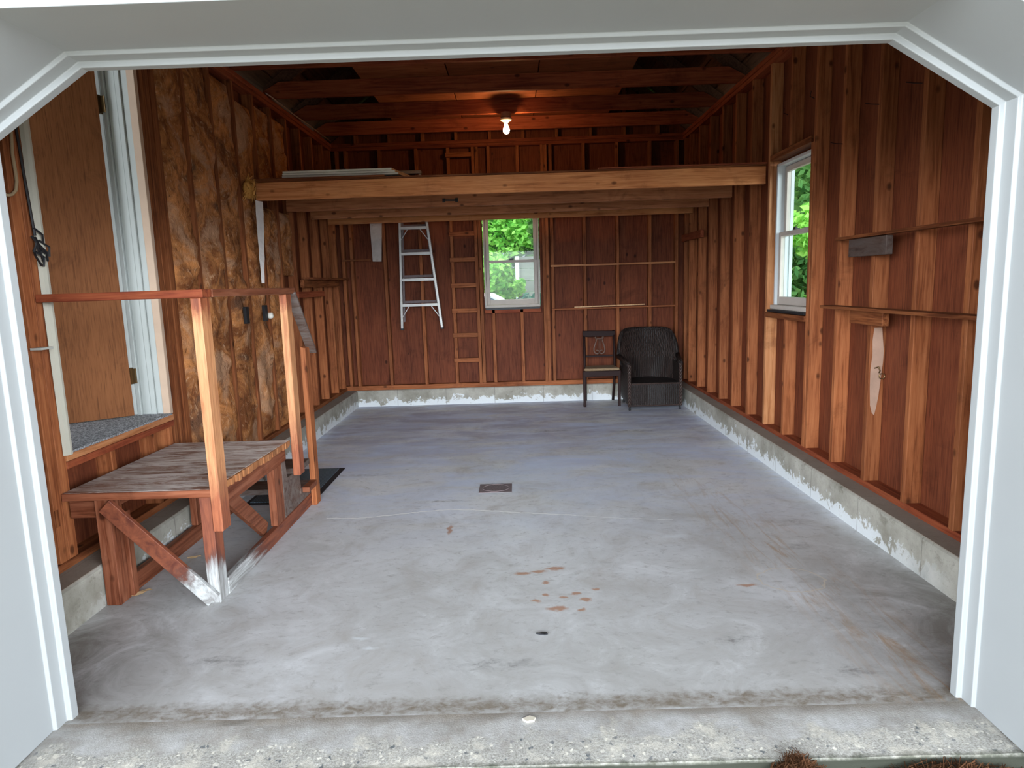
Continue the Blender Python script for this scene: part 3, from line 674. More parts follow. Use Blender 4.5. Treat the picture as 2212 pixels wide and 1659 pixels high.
# torn paper
m = MB(); z = 2.20; pts = []
for i in range(14):
    u = i/13; w_ = .045*(1-u**1.5)+.003+rnd.uniform(-.005, .005); pts.append((3.42-u*.06, 2.2-u*.66, w_))
V = []
for y, z, w_ in pts: V += [(-2.045, y-w_, z), (-2.025, y+w_*1.3, z)]
m.add(V, [(2*i, 2*i+1, 2*i+3, 2*i+2) for i in range(13)])
o = m.build('paper_strip', 'whitepaper'); md = o.modifiers.new('solid', 'SOLIDIFY'); md.thickness = .002
tag(o, 'torn white paper strip hanging from the left end of the loft', 'paper strip')

# ------------------------------------------------------------ loft
lo = tag(empty('storage_loft', (0, 3.43, 2.205)), 'wooden storage loft of orange joists spanning the garage below the bulb', 'loft')
B(-2.06, RW-.001, 3.43, 3.468, 2.205, 2.345).build('joist', 'joist', lo, bevel=.003)
B(-2.10, RW-.001, 4.27, 4.308, 2.205, 2.345).build('joist', 'joist_dull', lo, bevel=.003)
B(-2.10, RW-.001, 5.02, 5.058, 2.205, 2.345).build('joist', 'joist_dull', lo, bevel=.003)
B(-2.10, RW-.001, 5.66, 5.698, 2.205, 2.345).build('joist', 'joist', lo, bevel=.003)
B(-2.08, RW-.01, 3.41, 5.75, 2.346, 2.358).build('deck', 'dark_x', lo, bevel=.001)
B(.72, RW-.005, 3.405, 5.7, 2.359, 2.371).build('deck_overlay', 'red_x', lo, bevel=.001)
B(-2.07, -1.0, 3.405, 4.6, 2.359, 2.372).build('deck_overlay', 'dark_x', lo, bevel=.001)
# black handle on joist
h = MB().bar((-.62, 4.262, 2.262), (-.50, 4.262, 2.258), .008, .014)
for x in (-.62, -.50): h.box(x-.012, x+.012, 4.258, 4.27, 2.243, 2.278)
tag(h.build('pull_handle', 'black'), 'small black metal handle fixed to a loft joist', 'handle')
M['boardpaint'] = plain('cream_white_board_paint', (.90, .87, .76), .5, noise_amt=.12)
# white boards on the loft
for i in range(3):
    z0 = 2.3865+i*.0185; sh_ = -.03*i
    m = MB().prism([(-1.86+.004*i, 3.50), (-.905+sh_*.9, 3.50), (-.78+sh_, 4.05), (-1.80, 4.05)], 'z', z0, z0+.0155)
    o = m.build('painted_board', 'boardpaint', bevel=.002)
    MB().prism([(-.905+sh_*.9, 3.501), (-.899+sh_*.9, 3.501), (-.774+sh_, 4.049), (-.78+sh_, 4.049)], 'z', z0+.001, z0+.0125).build('cut_end', 'raw', o)
    tag(o, 'long white painted board on the loft, %s of the stack of three' % ['bottom', 'middle', 'top'][i], 'board', 'white boards on the loft')
tag(B(-1.7, -1.05, 3.52, 4.0, 2.3725, 2.3845).build('plank', 'black'), 'dark thin plank under the white boards on the loft', 'board')

# ------------------------------------------------------------ step ladder hung on the back wall
ld = tag(empty('step_ladder', (-1.14, 6.03, .97)), 'old aluminium step ladder hanging on the back wall left of the window', 'ladder')
LB, RBt = Vector((-1.375, 6.03, .97)), Vector((-.885, 6.03, .97)); ztop = 2.80
def lx(z): return -1.375+(z-.97)*.032
def rx(z): return -.885-(z-.97)*.100
for fx in (lx, rx):
    MB().bar((fx(.97), 6.03, .97), (fx(ztop), 6.03, ztop), .028, .055, (0, 1, 0)).build('side_rail', 'alu', ld, bevel=.002)
for z in (1.255, 1.56, 1.868, 2.17, 2.48):
    m = MB().box(lx(z)+.014, rx(z)-.014, 5.995, 6.065, z-.016, z-.012); m.box(lx(z)+.014, rx(z)-.014, 5.993, 5.997, z-.018, z+.014)
    m.build('step', 'alu', ld)
B(lx(ztop)-.02, rx(ztop)+.02, 5.99, 6.07, ztop-.005, ztop+.03).build('top_cap', 'alu', ld, bevel=.002)
for z, s_ in ((1.245, -1), (2.16, -1)):
    for fx, q in ((lx, 1), (rx, -1)):
        MB().bar((fx(z)+q*.09, 6.0, z-.01), (fx(z-.13)+q*.015, 6.0, z-.13), .012, .008).build('brace', 'alu', ld)
for fx, q in ((lx, 1), (rx, -1)):
    MB().bar((fx(1.05)+q*.02, 6.085, 1.05), (fx(ztop-.1)+q*.02, 6.085, ztop-.1), .02, .02, (0, 1, 0)).build('rear_leg', 'iron', ld)
for z in (1.29, 1.60, 1.905, 2.20): MB().bar((lx(z)+.02, 6.085, z), (rx(z)-.02, 6.085, z), .012, .03).build('rear_brace', 'iron', ld)
for x in (-1.375, -.885): B(x-.016, x+.016, 6.0, 6.06, .955, .975).build('foot', 'rubber', ld)

# ------------------------------------------------------------ rung ladder nailed on the studs
rl = tag(empty('wall_ladder', (-.6, BW, .5)), 'built-in ladder of wooden rungs nailed across two back wall studs', 'ladder')
for z in (.552, .862, 1.164, 1.471, 1.782, 2.09, 2.40, 2.71, 3.01): B(-.765, -.455, BW-.03, BW-.001, z-.026, z+.026).build('rung', 'stud_x', rl, bevel=.002)
# pale board hanging on the back wall
tag(MB().prism([(-1.715, 2.30), (-1.565, 2.30), (-1.60, 1.79), (-1.705, 1.795)], 'y', BW-.022, BW-.002).build('pale_board', plain('whitewashed_board', (.55, .49, .45), .9, noise_amt=.6, nscale=9, dirt=(.35, .17, .09))), 'short board smeared with white paint hanging left of the step ladder', 'board')
# ledges on the walls
def ledge(bx, mat, label, g=None): return tag(B(*bx).build('ledge_board', mat, bevel=.001), label, 'ledge', g)
ledge((-2.08, -1.73, BW-.03, BW-.001, 1.805, 1.825), 'dark_x', 'thin dark ledge strip on the back wall left of the pale board')
ledge((.46, 1.975, BW-.03, BW-.001, 1.660, 1.682), 'post_x', 'upper thin ledge strip on the back wall right of the window')
ledge((.46, 1.975, BW-.05, BW-.001, 1.138, 1.156), 'stud_x', 'lower thin ledge strip on the back wall above the chairs')
tag(MB().bar((.74, BW-.04, 1.165), (1.60, BW-.035, 1.175), .02, .014).build('stick', 'raw'), 'pale thin stick lying on the lower back wall ledge', 'stick')
ledge((RW-.055, RW-.001, .10, 2.10, 1.672, 1.690), 'dark_y', 'upper thin ledge strip across the right wall studs')
ledge((RW-.09, RW-.001, .10, 2.19, 1.255, 1.273), 'dark_y', 'lower dark ledge strip across the right wall studs')
def block(bx, mat, label): return tag(B(*bx).build('wood_block', mat, bevel=.003), label, 'wood block')
block((RW-.04, RW-.001, 1.54, 1.95, 1.565, 1.668), 'blockwood', 'grey dark wooden block nailed under the upper ledge on the right wall')
block((RW-.04, RW-.001, 1.54, 1.90, 1.175, 1.252), 'dark_y', 'dark brown wooden block nailed under the lower ledge on the right wall')
block((RW-.04, RW-.001, 5.2, 6.02, 1.905, 1.985), 'red_y', 'horizontal wooden block across the far right wall studs by the corner')
block((LW+.001, LW+.04, 4.60, 5.95, 1.50, 1.575), 'dark_y', 'upper wooden block across the far left wall studs')
ledge((LW+.001, LW+.12, 4.66, 6.10, 1.58, 1.60), 'dark_y', 'dark ledge board above the wooden blocks on the far left wall')
block((LW+.001, LW+.04, 4.42, 5.30, 1.40, 1.46), 'red_y', 'lower shorter wooden block across the far left wall studs')
# pale scar on the stud (bare wood) and hook
sc_ = MB(); V = [(1.3095+.004, 0)]
def patch(pts, x, mat, nm, label, cat):
    m = MB().prism(pts, 'y', 0, .0015)
# side face of the stud at y=1.727 faces -y : bare patch
o = MB().prism([(RW+.010, .80), (RW+.016, .70), (RW+.028, .655), (RW+.042, .64), (RW+.052, .69), (RW+.062, .76), (RW+.070, .85), (RW+.078, .95), (RW+.080, 1.02), (RW+.072, 1.08), (RW+.064, 1.155), (RW+.020, 1.155), (RW+.012, 1.08), (RW+.016, 1.0), (RW+.008, .9)], 'y', 1.7255, 1.7272).build('bare_patch', plain('bare_pinkish_wood', (.44, .28, .20), .7, noise_amt=.6, nscale=9)); o.parent = wall_r; o.location = o.location - WL['wall_right']
hk = MB().tube([(RW+.03, 1.722, .92), (RW+.04, 1.70, .93), (RW+.045, 1.69, .91), (RW+.045, 1.70, .895)], .004, 6)
hk.tube([(RW+.062+.016*math.cos(t), 1.70, .875+.016*math.sin(t)) for t in [i*math.pi/6 for i in range(12)]], .003, 6, True)
tag(hk.build('hook', 'brass'), 'small rusty hook and ring screwed into the bleached stud of the right wall', 'hook')

for y, z, dy, dz in ((1.36, 2.39, .05, .02), (1.755, 2.39, .05, .02), (2.16, 2.26, .05, .02), (3.03, 2.64, -.06, .03), (2.59, 2.64, -.07, .03)):
    tag(MB().tube([(RW+.002, y, z), (RW-.035, y+dy*.3, z+dz*.3), (RW-.05, y+dy, z+dz)], .0028, 6).build('nail', 'chairwood'), 'small bent rusty nail sticking out of a right wall stud', 'nail', 'bent nails in the upper right wall')
# ------------------------------------------------------------ small things on the left wall
tag(MB().tube([(LW+.012, .85, 2.30), (LW+.012, .841, 2.19), (LW+.014, .828, 2.09), (LW+.014, .831, 2.03), (LW+.016, .829, 1.975), (LW+.016, .815, 1.935), (LW+.016, .79, 1.915), (LW+.016, .765, 1.908), (LW+.016, .73, 1.915), (LW+.014, .68, 1.96)], .007, 8).build('rope', 'rope', smooth=True), 'tan rope hanging in a loop at the upper left edge', 'rope')
tag(B(LW+.001, LW+.02, .66, .752, 1.955, 2.02).build('outlet_plate', 'outlet', bevel=.003), 'small grey electrical plate beside the hanging rope', 'outlet')
m = MB()
for i in range(9):
    y = .885+rnd.uniform(-.02, .03); z = 1.74+rnd.uniform(-.06, .05)
    m.tube([(LW+.02, y, z), (LW+.04, y+rnd.uniform(-.03, .04), z-.03), (LW+.03, y+rnd.uniform(-.02, .05), z-.07)], .005, 5)
m.tube([(LW+.012, .87, 2.3), (LW+.012, .885, 2.0), (LW+.02, .89, 1.75)], .006, 6)
tag(m.build('dirty_wire', 'black'), 'tangle of dirty black wire on the left door post', 'wire')
for y, w_, lab in ((3.03, 0, 'narrow black switch box in the insulation, nearer the door'), (3.42, 1, 'narrow black switch box with white knob in the insulation')):
    sb = tag(B(LW+.055, LW+.08, y-.03, y+.03, 1.23, 1.36).build('switch_box', 'black', bevel=.003), lab, 'switch')
    if w_: MB().lathe((LW+.09, y+.055, 1.27), [(.01, -.025), (.024, -.015), (.026, .005), (.018, .025)], 12).build('knob', 'porcelain', sb, smooth=True)
m = MB().tube([(LW+.02, 4.0, 3.19), (LW+.05, 4.1, 3.17), (LW+.03, 4.7, 3.18), (LW+.05, 5.1, 3.175), (LW+.04, 6.0, 3.19)], .006, 6)
tag(m.build('cable', plain('grey_cable', (.38, .27, .22), .6), smooth=True), 'thin pale cable lying along the left top plate', 'cable')
# white paint streak ledge and small reddish holes on near left post
tag(B(LW+.001, LW+.05, .79, .87, 1.245, 1.255).build('metal_shelf', 'outlet'), 'small grey metal shelf plate on the near left post', 'bracket')
o = B(LW+.0005, LW+.003, .80, .825, .42, .50).build('dark_slot', 'dark_z'); o.parent = wall_l; o.location -= WL['wall_left']

# ------------------------------------------------------------ stair landing
st = tag(empty('stair_landing', (-1.75, 1.4, 0)), 'weathered wooden landing with handrail and two steps below the open door', 'stairs')
DT = .565
m = MB().prism([(-2.125, .865), (-1.43, .865), (-1.395, 1.86), (-2.10, 1.86)], 'z', DT-.018, DT); m.build('deck', 'deck', st)
B(-2.125, -1.425, .852, .865, DT-.036, DT-.001).build('front_edge', 'stair_x', st, bevel=.002)
m = MB()
for i in range(34):
    y0 = .868+i*.0292; m.box(-1.43+.001, -1.414+rnd.uniform(-.006, .004)+i*.0008, y0, y0+.027, DT-.036+rnd.uniform(-.004, .003), DT-.002)
m.build('side_edge', 'post_z', st)
B(-1.468, -1.430, .905, 1.875, DT-.13, DT-.037).build('side_beam', 'stair_y', st, bevel=.002)
B(-2.02, -1.98, .905, 1.86, DT-.125, DT-.02).build('side_beam', 'stair_y', st, bevel=.002)
B(-2.115, -1.99, .885, .925, DT-.13, DT-.037).build('ledger_block', 'stair_x', st, bevel=.002)
B(-1.98, -1.47, 1.835, 1.873, DT-.13, DT-.02).build('rear_beam', 'stair_x', st, bevel=.002)
# legs
B(-1.985, -1.915, .866, .955, 0, DT-.036).build('leg', 'stair_z', st, bevel=.003)
B(-1.985, -1.9, .956, 1.0, 0, DT-.13).build('leg', 'stair_z', st, bevel=.003)
B(-1.49, -1.432, .866, .955, 0, DT-.036).build('leg', 'rot_z', st, bevel=.003)
B(-1.475, -1.431, 1.66, 1.79, .085, DT-.13).build('leg', 'stair_z', st, bevel=.003)
B(-1.97, -1.93, 1.70, 1.79, .0901, DT-.13).build('leg', 'stair_z', st, bevel=.003)
B(-1.465, -1.430, .957, 2.31, 0, .085).build('floor_runner', 'rot_y', st, bevel=.003)
B(-1.965, -1.925, 1.002, 2.20, 0, .09).build('floor_runner', 'stair_y', st, bevel=.003)
# braces
MB().bar((-1.925, .852, .505), (-1.458, .852, .022), .024, .075, (0, 0, 1)).build('diagonal_brace', 'rot_d', st, bevel=.002)
MB().bar((-1.49, 1.12, .47), (-1.49, 1.60, .09), .03, .085).build('diagonal_brace', 'stair_y', st, bevel=.002)
# handrail posts
B(-1.429, -1.383, .853, .945, .36, 1.452).build('handrail_post', 'halfpost', st, bevel=.003)
B(-1.396, -1.352, 1.885, 1.975, .33, 1.452).build('handrail_post', 'halfpost', st, bevel=.003)
m = MB().prism([(-1.429, 0.0), (-1.392, 0.0), (-1.392, 1.09), (-1.429, 1.10)], 'y', 2.295, 2.385); m.build('handrail_post', 'stud_z', st, bevel=.003)
B(-2.128, -1.375, .862, .952, 1.453, 1.490).build('handrail', 'red_x', st, bevel=.003)
MB().prism([(-1.43, .953), (-1.37, .953), (-1.352, 2.06), (-1.40, 2.06)], 'z', 1.453, 1.490).build('handrail', 'stair_y', st, bevel=.003)
MB().box(-1.4305, -1.372, .985, .999, 1.4525, 1.4905).build('green_mark', plain('green_paint', (.05, .11, .045), .6), st)
MB().bar((-1.372, 2.03, 1.46), (-1.385, 2.42, 1.05), .062, .018, (0, .6, .8)).build('sloped_handrail', 'greywood', st, bevel=.002)
# stringer and treads
sp_ = [(1.80, .087), (2.30, .087), (2.30, .13), (2.12, .14), (2.10, .31), (1.88, .32), (1.86, DT-.13), (1.80, DT-.13)]
MB().prism(sp_, 'x', -1.468, -1.432).build('stringer', 'greywood', st, bevel=.002)
MB().prism(sp_, 'x', -1.965, -1.93).build('stringer', 'greywood', st, bevel=.002)
B(-1.99, -1.40, 1.98, 2.23, .312, .350).build('tread', 'greywood', st, bevel=.003)
B(-1.99, -1.425, 2.09, 2.29, .145, .183).build('tread', 'greywood', st, bevel=.003)
B(-1.428, -1.38, 2.12, 2.2945, .145, .183).build('tread_stub', 'stair_x', st, bevel=.003)

# doormat
dm = tag(empty('doormat', (-1.65, 2.76, 0)), 'black rubber doormat with ribbed blue grey pile at the foot of the steps', 'doormat')
B(-1.915, -1.43, 2.32, 3.22, .001, .006).build('rubber_backing', 'rubber', dm, bevel=.002)
B(-1.885, -1.475, 2.36, 3.19, .0062, .011).build('pile', 'mat', dm)

# floor drain
fd = tag(empty('floor_drain', (-.162, 2.555, 0)), 'rusty square cast iron drain grate set in the floor', 'drain')
B(-.282, -.045, 2.452, 2.655, .0005, .004).build('plate', 'iron', fd, bevel=.001)
m = MB()
for i in range(-4, 5):
    for j in range(-4, 5):
        x, y = i*.021+(.0105 if j % 2 else 0), j*.019
        if x*x+y*y < .0080: m.add([(-.162+x-.0045, 2.555+y, .0046), (-.162+x, 2.555+y-.004, .0046), (-.162+x+.0045, 2.555+y, .0046), (-.162+x, 2.555+y+.004, .0046)], [(0, 1, 2, 3)])
m.build('holes', 'black', fd)
MB().tube([(-.162+.096*math.cos(t*math.pi/16), 2.555+.084*math.sin(t*math.pi/16), .005) for t in range(32)], .0025, 6, True).build('ring', 'iron', fd)

# ------------------------------------------------------------ lyre-back chair
ch = tag(empty('dining_chair', (1.03, 5.86, 0)), 'dark wooden side chair with a lyre-shaped back splat and worn gold seat', 'chair')
for x in (.806, 1.218): MB().bar((x, 5.66, 0), (x, 5.66, .43), .03, .03, (0, 1, 0)).build('leg', 'chairwood', ch, bevel=.004)
for x, xt in ((.86, .845), (1.20, 1.21)):
    MB().tube([(x, 6.075, 0), (x*.5+xt*.5, 6.0, .22), (xt, 5.97, .42), (xt, 6.0, .65), (xt, 6.045, .87)], .016, 8).build('leg', 'chairwood', ch, smooth=True)
MB().prism([(.79, 5.64), (1.235, 5.64), (1.215, 5.99), (.84, 5.99)], 'z', .36, .425).build('seat_frame', 'chairwood', ch, bevel=.004)
MB().prism([(.80, 5.65), (1.225, 5.65), (1.20, 5.955), (.85, 5.955)], 'z', .426, .455).build('seat', 'seat', ch, bevel=.012)
MB().prism([(.83, .80), (1.225, .80), (1.225, .865), (.83, .875)], 'y', 6.02, 6.045).build('top_rail', 'chairwood', ch, bevel=.004)
B(.86, 1.20, 5.995, 6.01, .555, .575).build('back_rail', 'chairwood', ch, bevel=.003)
ly = MB(); cx, zy = 1.03, 0
R_ = [(.035, .775), (.040, .74), (.055, .70), (.066, .66), (.066, .625), (.050, .598), (.025, .590), (0, .606)]
for s_ in (-1, 1): ly.tube([(cx+s_*a, 6.012, z) for a, z in R_], .009, 6)
for s_ in (-1, 1): ly.tube([(cx+s_*a, 6.012, z) for a, z in [(0, .606), (.012, .63), (.03, .635), (.036, .625)]], .007, 6)
ly.tube([(cx-.04, 6.014, .775), (cx+.04, 6.014, .775)], .006, 6)
for x in (-.014, 0, .014): ly.tube([(cx+x, 6.012, .62), (cx+x, 6.013, .775)], .0018, 5)
ly.tube([(cx-.05, 6.02, .80), (cx-.035, 6.015, .775)], .012, 6).tube([(cx+.05, 6.02, .80), (cx+.035, 6.015, .775)], .012, 6)
ly.build('lyre_splat', 'lyre', ch, smooth=True)
B(.82, 1.21, 5.82, 5.835, .17, .19)

# ------------------------------------------------------------ wicker armchair
wc = tag(empty('wicker_armchair', (1.57, 5.65, 0)), 'dark brown wicker armchair with braided front posts in the back right corner', 'chair')
XC, HW = 1.57, .295
yf_, yb = 5.33, 5.93
# skirt: front and sides
m = MB(); n = 24; V = []
pathb = [(XC-HW+.01, yb-.1), (XC-HW, yf_), (XC+HW, yf_), (XC+HW-.01, yb-.1)]
m.prism([(XC-HW, yf_+.01), (XC+HW, yf_+.01), (XC+HW, yf_+.03), (XC-HW, yf_+.03)], 'z', .05, .305)
m.build('front_apron', 'wicker', wc)
for s_ in (-1, 1):
    m = MB(); m.add([(XC+s_*HW, yf_+.02, .05), (XC+s_*HW*.98, yb, .07), (XC+s_*HW*1.06, yb, .33), (XC+s_*HW, yf_+.02, .52),
                     (XC+s_*(HW-.02), yf_+.02, .05), (XC+s_*(HW*.98-.02), yb, .07), (XC+s_*(HW*1.06-.02), yb, .53), (XC+s_*(HW-.02), yf_+.02, .52)],
                    [(0, 1, 2, 3), (4, 7, 6, 5), (0, 4, 5, 1), (3, 2, 6, 7), (0, 3, 7, 4), (1, 5, 6, 2)])
    m.build('side_panel', 'wicker', wc)
B(XC-HW+.02, XC+HW-.02, yf_+.03, yb-.05, .285, .31).build('seat', 'wicker', wc)
# back shell: curved surface wrapping from arm to arm
def back(u, w_):   # u -1..1 across, w 0..1 up
    ang = u*1.15
    hh = .31 + w_*(.575*(1-abs(u)**7*.52)) 
    x = XC + math.sin(ang)/math.sin(1.15)*(HW+.035*w_)*(1+.06*w_)
    y = 5.62 + (math.cos(ang)-math.cos(1.15))*.44 + .10*w_
    return Vector((x, y, hh))
m = MB(); nu, nw = 30, 16
for off in (0, .014):
    V = []
    for i in range(nu+1):
        for j in range(nw+1):
            p_ = back(-1+2*i/nu, j/nw); V.append((p_.x, p_.y+off, p_.z))
    m.add(V, [(i*(nw+1)+j, (i+1)*(nw+1)+j, (i+1)*(nw+1)+j+1, i*(nw+1)+j+1) for i in range(nu) for j in range(nw)])
m.build('back_shell', 'wicker', wc, smooth=True)
m = MB()
for k_ in range(-13, 14):
    for s_ in (-1, 1):
        pts = [];
        for j in range(13):
            w_ = .42+.58*j/12; u = k_/12+s_*(j/12)*.30
            if abs(u) < .93: q = back(u, w_); pts.append((q.x, q.y-.007, q.z))
        if len(pts) > 2: m.tube(pts, .0035, 4)
for k_ in range(-16, 17):
    pts = []
    for j in range(8):
        u = k_/18; q = back(u, .42*j/7); pts.append((q.x, q.y-.006, q.z))
    m.tube(pts, .003, 4)
m.build('strands', 'cane', wc)
m = MB(); m.tube([back(-1+2*i/40, 1)+Vector((0, .008, 0)) for i in range(41)], .024, 8); m.build('rolled_rim', 'wicker', wc, smooth=True)
for s_ in (-1, 1):
    a = back(s_, 1)
    MB().tube([(XC+s_*(HW+.0), yf_+.01, .525), (XC+s_*(HW+.012), yf_+.12, .545), (a.x, a.y-.0, a.z)], [.026, .030, .028], 8).build('arm', 'wicker', wc, smooth=True)
    m = MB()
    for q in range(3):
        m.tube([(XC+s_*(HW-.005)+.014*math.cos(t*.9+q*2.1), yf_+.014*math.sin(t*.9+q*2.1), .05+t*.0165) for t in range(30)], .009, 6)
    m.build('braided_post', 'cane', wc, smooth=True)
    MB().lathe((XC+s_*(HW-.01), yf_+.01, 0), [(.010, 0), (.014, .010), (.010, .03), (.014, .05)], 10).build('caster', 'black', wc)
    MB().lathe((XC+s_*(HW-.03), yb-.05, 0), [(.010, 0), (.014, .010), (.010, .03), (.014, .075)], 10).build('caster', 'black', wc)
MB().tube([(XC-HW, yf_+.004, .302), (XC, yf_-.002, .308), (XC+HW, yf_+.004, .302)], .009, 6).tube([(XC-HW, yf_+.004, .055), (XC+HW, yf_+.004, .055)], .008, 6).build('apron_rim', 'cane', wc)

# ------------------------------------------------------------ bits on the floor
def leafbit(x, y, r, a, label, mat='leafdry'):
    m = MB(); n = 10; V = [(0, 0, .012)]
    for i in range(n):
        t = i*2*math.pi/n; rr = r*(1+.25*math.sin(3*t+a)); V.append((rr*math.cos(t)*1.6, rr*math.sin(t)*.7, .002+.006*abs(math.sin(t*2))))
    V = [(x+v_[0]*math.cos(a)-v_[1]*math.sin(a), y+v_[0]*math.sin(a)+v_[1]*math.cos(a), v_[2]) for v_ in V]
    m.add(V, [(0, i+1, (i+1) % n+1) for i in range(n)]); return tag(m.build('dry_leaf', mat), label, 'leaf')
leafbit(-1.83, 1.42, .022, .4, 'small curled tan leaf on the floor under the landing')
leafbit(-1.90, .985, .035, .7, 'larger pale brown leaf beside the foot of the near wall-side leg')
tag(MB().prism([(.067, .50), (.085, .492), (.105, .487), (.118, .492), (.115, .502), (.095, .504), (.082, .500)], 'z', .0005, .006).build('debris_chip', 'black'), 'small black chip lying alone on the floor near the opening', 'debris')
tag(MB().prism([(.005, -.06), (.02, -.075), (.045, -.07), (.05, -.055), (.03, -.045)], 'z', -.002, .006).build('debris_chip', plain('pale_stone', (.62, .56, .45), .9)), 'pale stone chip set in the front lip of the slab', 'debris')
def needles(x0, x1, y0, y1, n, seed, nm, label, hump):
    r = random.Random(seed); m = MB()
    cx_, cy_ = (x0+x1)/2, (y0+y1)/2
    for i in range(n):
        x, y = r.gauss(cx_, (x1-x0)/5), r.gauss(cy_, (y1-y0)/5); t = r.uniform(0, 3.14); L = r.uniform(.02, .06)
        q = math.exp(-((x-cx_)/(x1-x0)*3)**2); z = -.066+hump*q*r.uniform(.3, 1)
        a = Vector((x-math.cos(t)*L/2, y-math.sin(t)*L/2, z)); b = Vector((x+math.cos(t)*L/2, y+math.sin(t)*L/2, z+r.uniform(-.006, .012)))
        s_ = Vector((-math.sin(t), math.cos(t), .3)).normalized()*.0012
        m.add([a-s_, a+s_, b+s_, b-s_], [(0, 1, 2, 3)])
    o = m.build(nm, leafmat('pine_needles_%d' % seed, (.05, .025, .014), (.24, .115, .06))); o['kind'] = 'stuff'; tag(o, label, 'pine needles'); return o
needles(.72, .96, -.34, -.25, 900, 3, 'pine_needles', 'clump of rusty brown pine needles at the front edge of the slab', .08)
needles(1.0, 1.6, -.40, -.25, 1500, 4, 'pine_needles', 'scatter of brown needles and leaf litter at the lower right edge', .05)
# stone chips on the apron
r = random.Random(5)
m = MB()
# ------------------------------------------------------------ outside: trees, fence, car
def foliage(m, c, rad, n, size, r):
    for i in range(n):
        d = Vector((r.gauss(0, 1), r.gauss(0, 1), r.gauss(0, 1))).normalized()*(r.random()**.35)
        p_ = Vector((c[0]+d.x*rad[0], c[1]+d.y*rad[1], c[2]+d.z*rad[2]))
        s = size*r.uniform(.6, 1.3); a = Vector((r.gauss(0, 1), r.gauss(0, 1), r.gauss(0, .6))).normalized(); b = a.cross(Vector((r.gauss(0, 1), r.gauss(0, 1), r.gauss(0, 1)))).normalized()
        m.add([p_-a*s, p_-b*s*.5-a*s*.1, p_+a*s, p_+b*s*.5-a*s*.1], [(0, 1, 2, 3)])
def tree(name, loc, crowns, n, size, mat, label, cat='tree', trunk=True, seed=1, group=None):
    r = random.Random(seed); t = tag(empty(name, (loc[0], loc[1], -.07)), label, cat, group)
    m = MB()
    for c, rad in crowns: foliage(m, c, rad, n, size, r)
    m.build('foliage', mat, t)
    if trunk:
        c, rad = crowns[0]
        MB().tube([(loc[0], loc[1], -.07), (loc[0]+.05, loc[1], c[2]*.5), (c[0], c[1], c[2])], [.09, .07, .03], 8).build('trunk', 'bark', t)
    return t
tree('leafy_tree', (-1.0, 13.2, 0), [((-.6, 13.2, 3.4), (1.6, .8, 1.5)), ((.7, 13.0, 3.5), (1.2, .7, 1.3))], 4200, .085, 'leaf', 'bright green leafy tree behind the back window', seed=1)
tree('leafy_tree', (-.9, 12.2, 0), [((-.62, 12.2, 1.45), (.72, .4, .75))], 2600, .07, 'leaf', 'bright green bush behind the white car', 'bush', seed=2)
tree('leafy_tree', (1.3, 9.2, 0), [((.52, 9.0, 2.35), (.24, .2, .5))], 420, .085, 'leaf_dark', 'branch of large dark green leaves at upper right behind the back window', seed=3)
tree('leafy_shrub', (.3, 8.4, 0), [((.22, 8.4, 1.0), (.25, .2, .32)), ((.45, 8.6, 1.0), (.25, .2, .34))], 900, .05, 'leaf_blue', 'dark blue green shrub at the bottom of the back window', 'shrub', seed=4)
tree('leafy_shrub', (.12, 8.9, 0), [((.09, 8.9, 1.42), (.09, .09, .16))], 160, .055, 'leaf', 'small yellow green sprig rising above the dark shrub', 'shrub', seed=5, trunk=True)
tree('dense_tree', (-.3, 16, 0), [((-1, 16, 3), (4, 1.2, 4)), ((3, 16.5, 3), (3, 1, 4))], 6500, .17, 'leaf_dark', 'dense distant trees far behind the back window', seed=6)
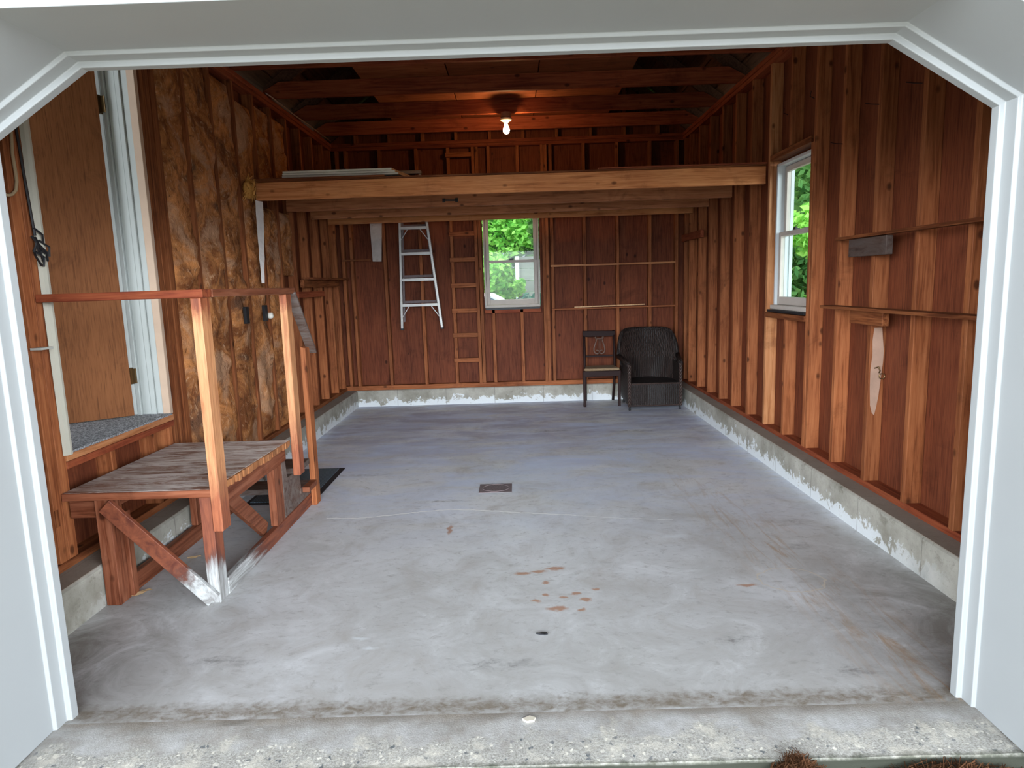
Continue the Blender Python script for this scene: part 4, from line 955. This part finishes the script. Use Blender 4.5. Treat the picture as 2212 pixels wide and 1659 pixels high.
tree('maple_tree', (4.6, 8.0, 0), [((4.6, 8.0, 2.7), (1.5, 1.6, 2.0)), ((5.6, 9.4, 3.2), (1.6, 1.6, 2.4)), ((4.4, 7.5, .9), (1.2, 1.2, 1.3))], 5200, .085, 'leaf_dark', 'broad green tree filling the right window', seed=7)
tree('maple_tree', (3.6, 6.2, 0), [((3.62, 5.9, 1.98), (.42, .35, .33)), ((3.75, 5.9, 1.12), (.3, .3, .2))], 420, .07, 'leaf', 'bright maple sprays close behind the right window', seed=8)
tree('maple_tree', (7.2, 13, 0), [((7.5, 13, 3), (4, 2, 4))], 5200, .17, 'leaf_dark', 'tall green tree far behind the right window', seed=12)
tree('garden_tree', (-4.6, 5.2, 0), [((-4.4, 5.2, 1.9), (1.0, 1.3, 2.0)), ((-5.6, 5.0, 1.9), (1.2, 1.5, 2.2))], 3400, .07, 'leaf', 'sunlit green tree glimpsed through the gap at the door hinges', seed=9)
# fence / outbuilding siding and white post
sb = tag(empty('board_fence', (1.6, 11.6, -.07)), 'weathered grey horizontal board fence behind the back window', 'fence')
for i in range(8): B(.11, 3.2, 11.6, 11.63, .1+i*.24, .1+i*.24+.232).build('board', 'fencegrey', sb)
B(.03, .11, 11.55, 11.66, -.07, 2.02).build('post', 'siding', sb)
# car
car = tag(empty('car', (-.9, 10.5, -.07)), 'white car with its roof and windshield showing at the bottom of the back window', 'car')
body = [(-3.2, .25), (.55, .25), (.6, .6), (.35, .82), (.05, .92), (-.22, 1.20), (-.40, 1.30), (-.8, 1.34), (-1.9, 1.30), (-2.6, 1.0), (-3.2, .9)]
MB().prism(body, 'y', 9.75, 11.3).build('body', 'carwhite', car, bevel=.03)
MB().prism([(-.07, .95), (-.27, 1.17), (-.44, 1.25), (-1.05, 1.25), (-1.05, .95)], 'y', 9.738, 9.748).build('window', 'carglass', car)
MB().prism([(-1.10, .95), (-1.10, 1.25), (-1.85, 1.25), (-2.4, .98)], 'y', 9.738, 9.748).build('window', 'carglass', car)
for x in (-2.5, .05): MB().tube([(x, 9.73, .23), (x, 9.95, .23)], .30, 20).build('wheel', 'rubber', car)
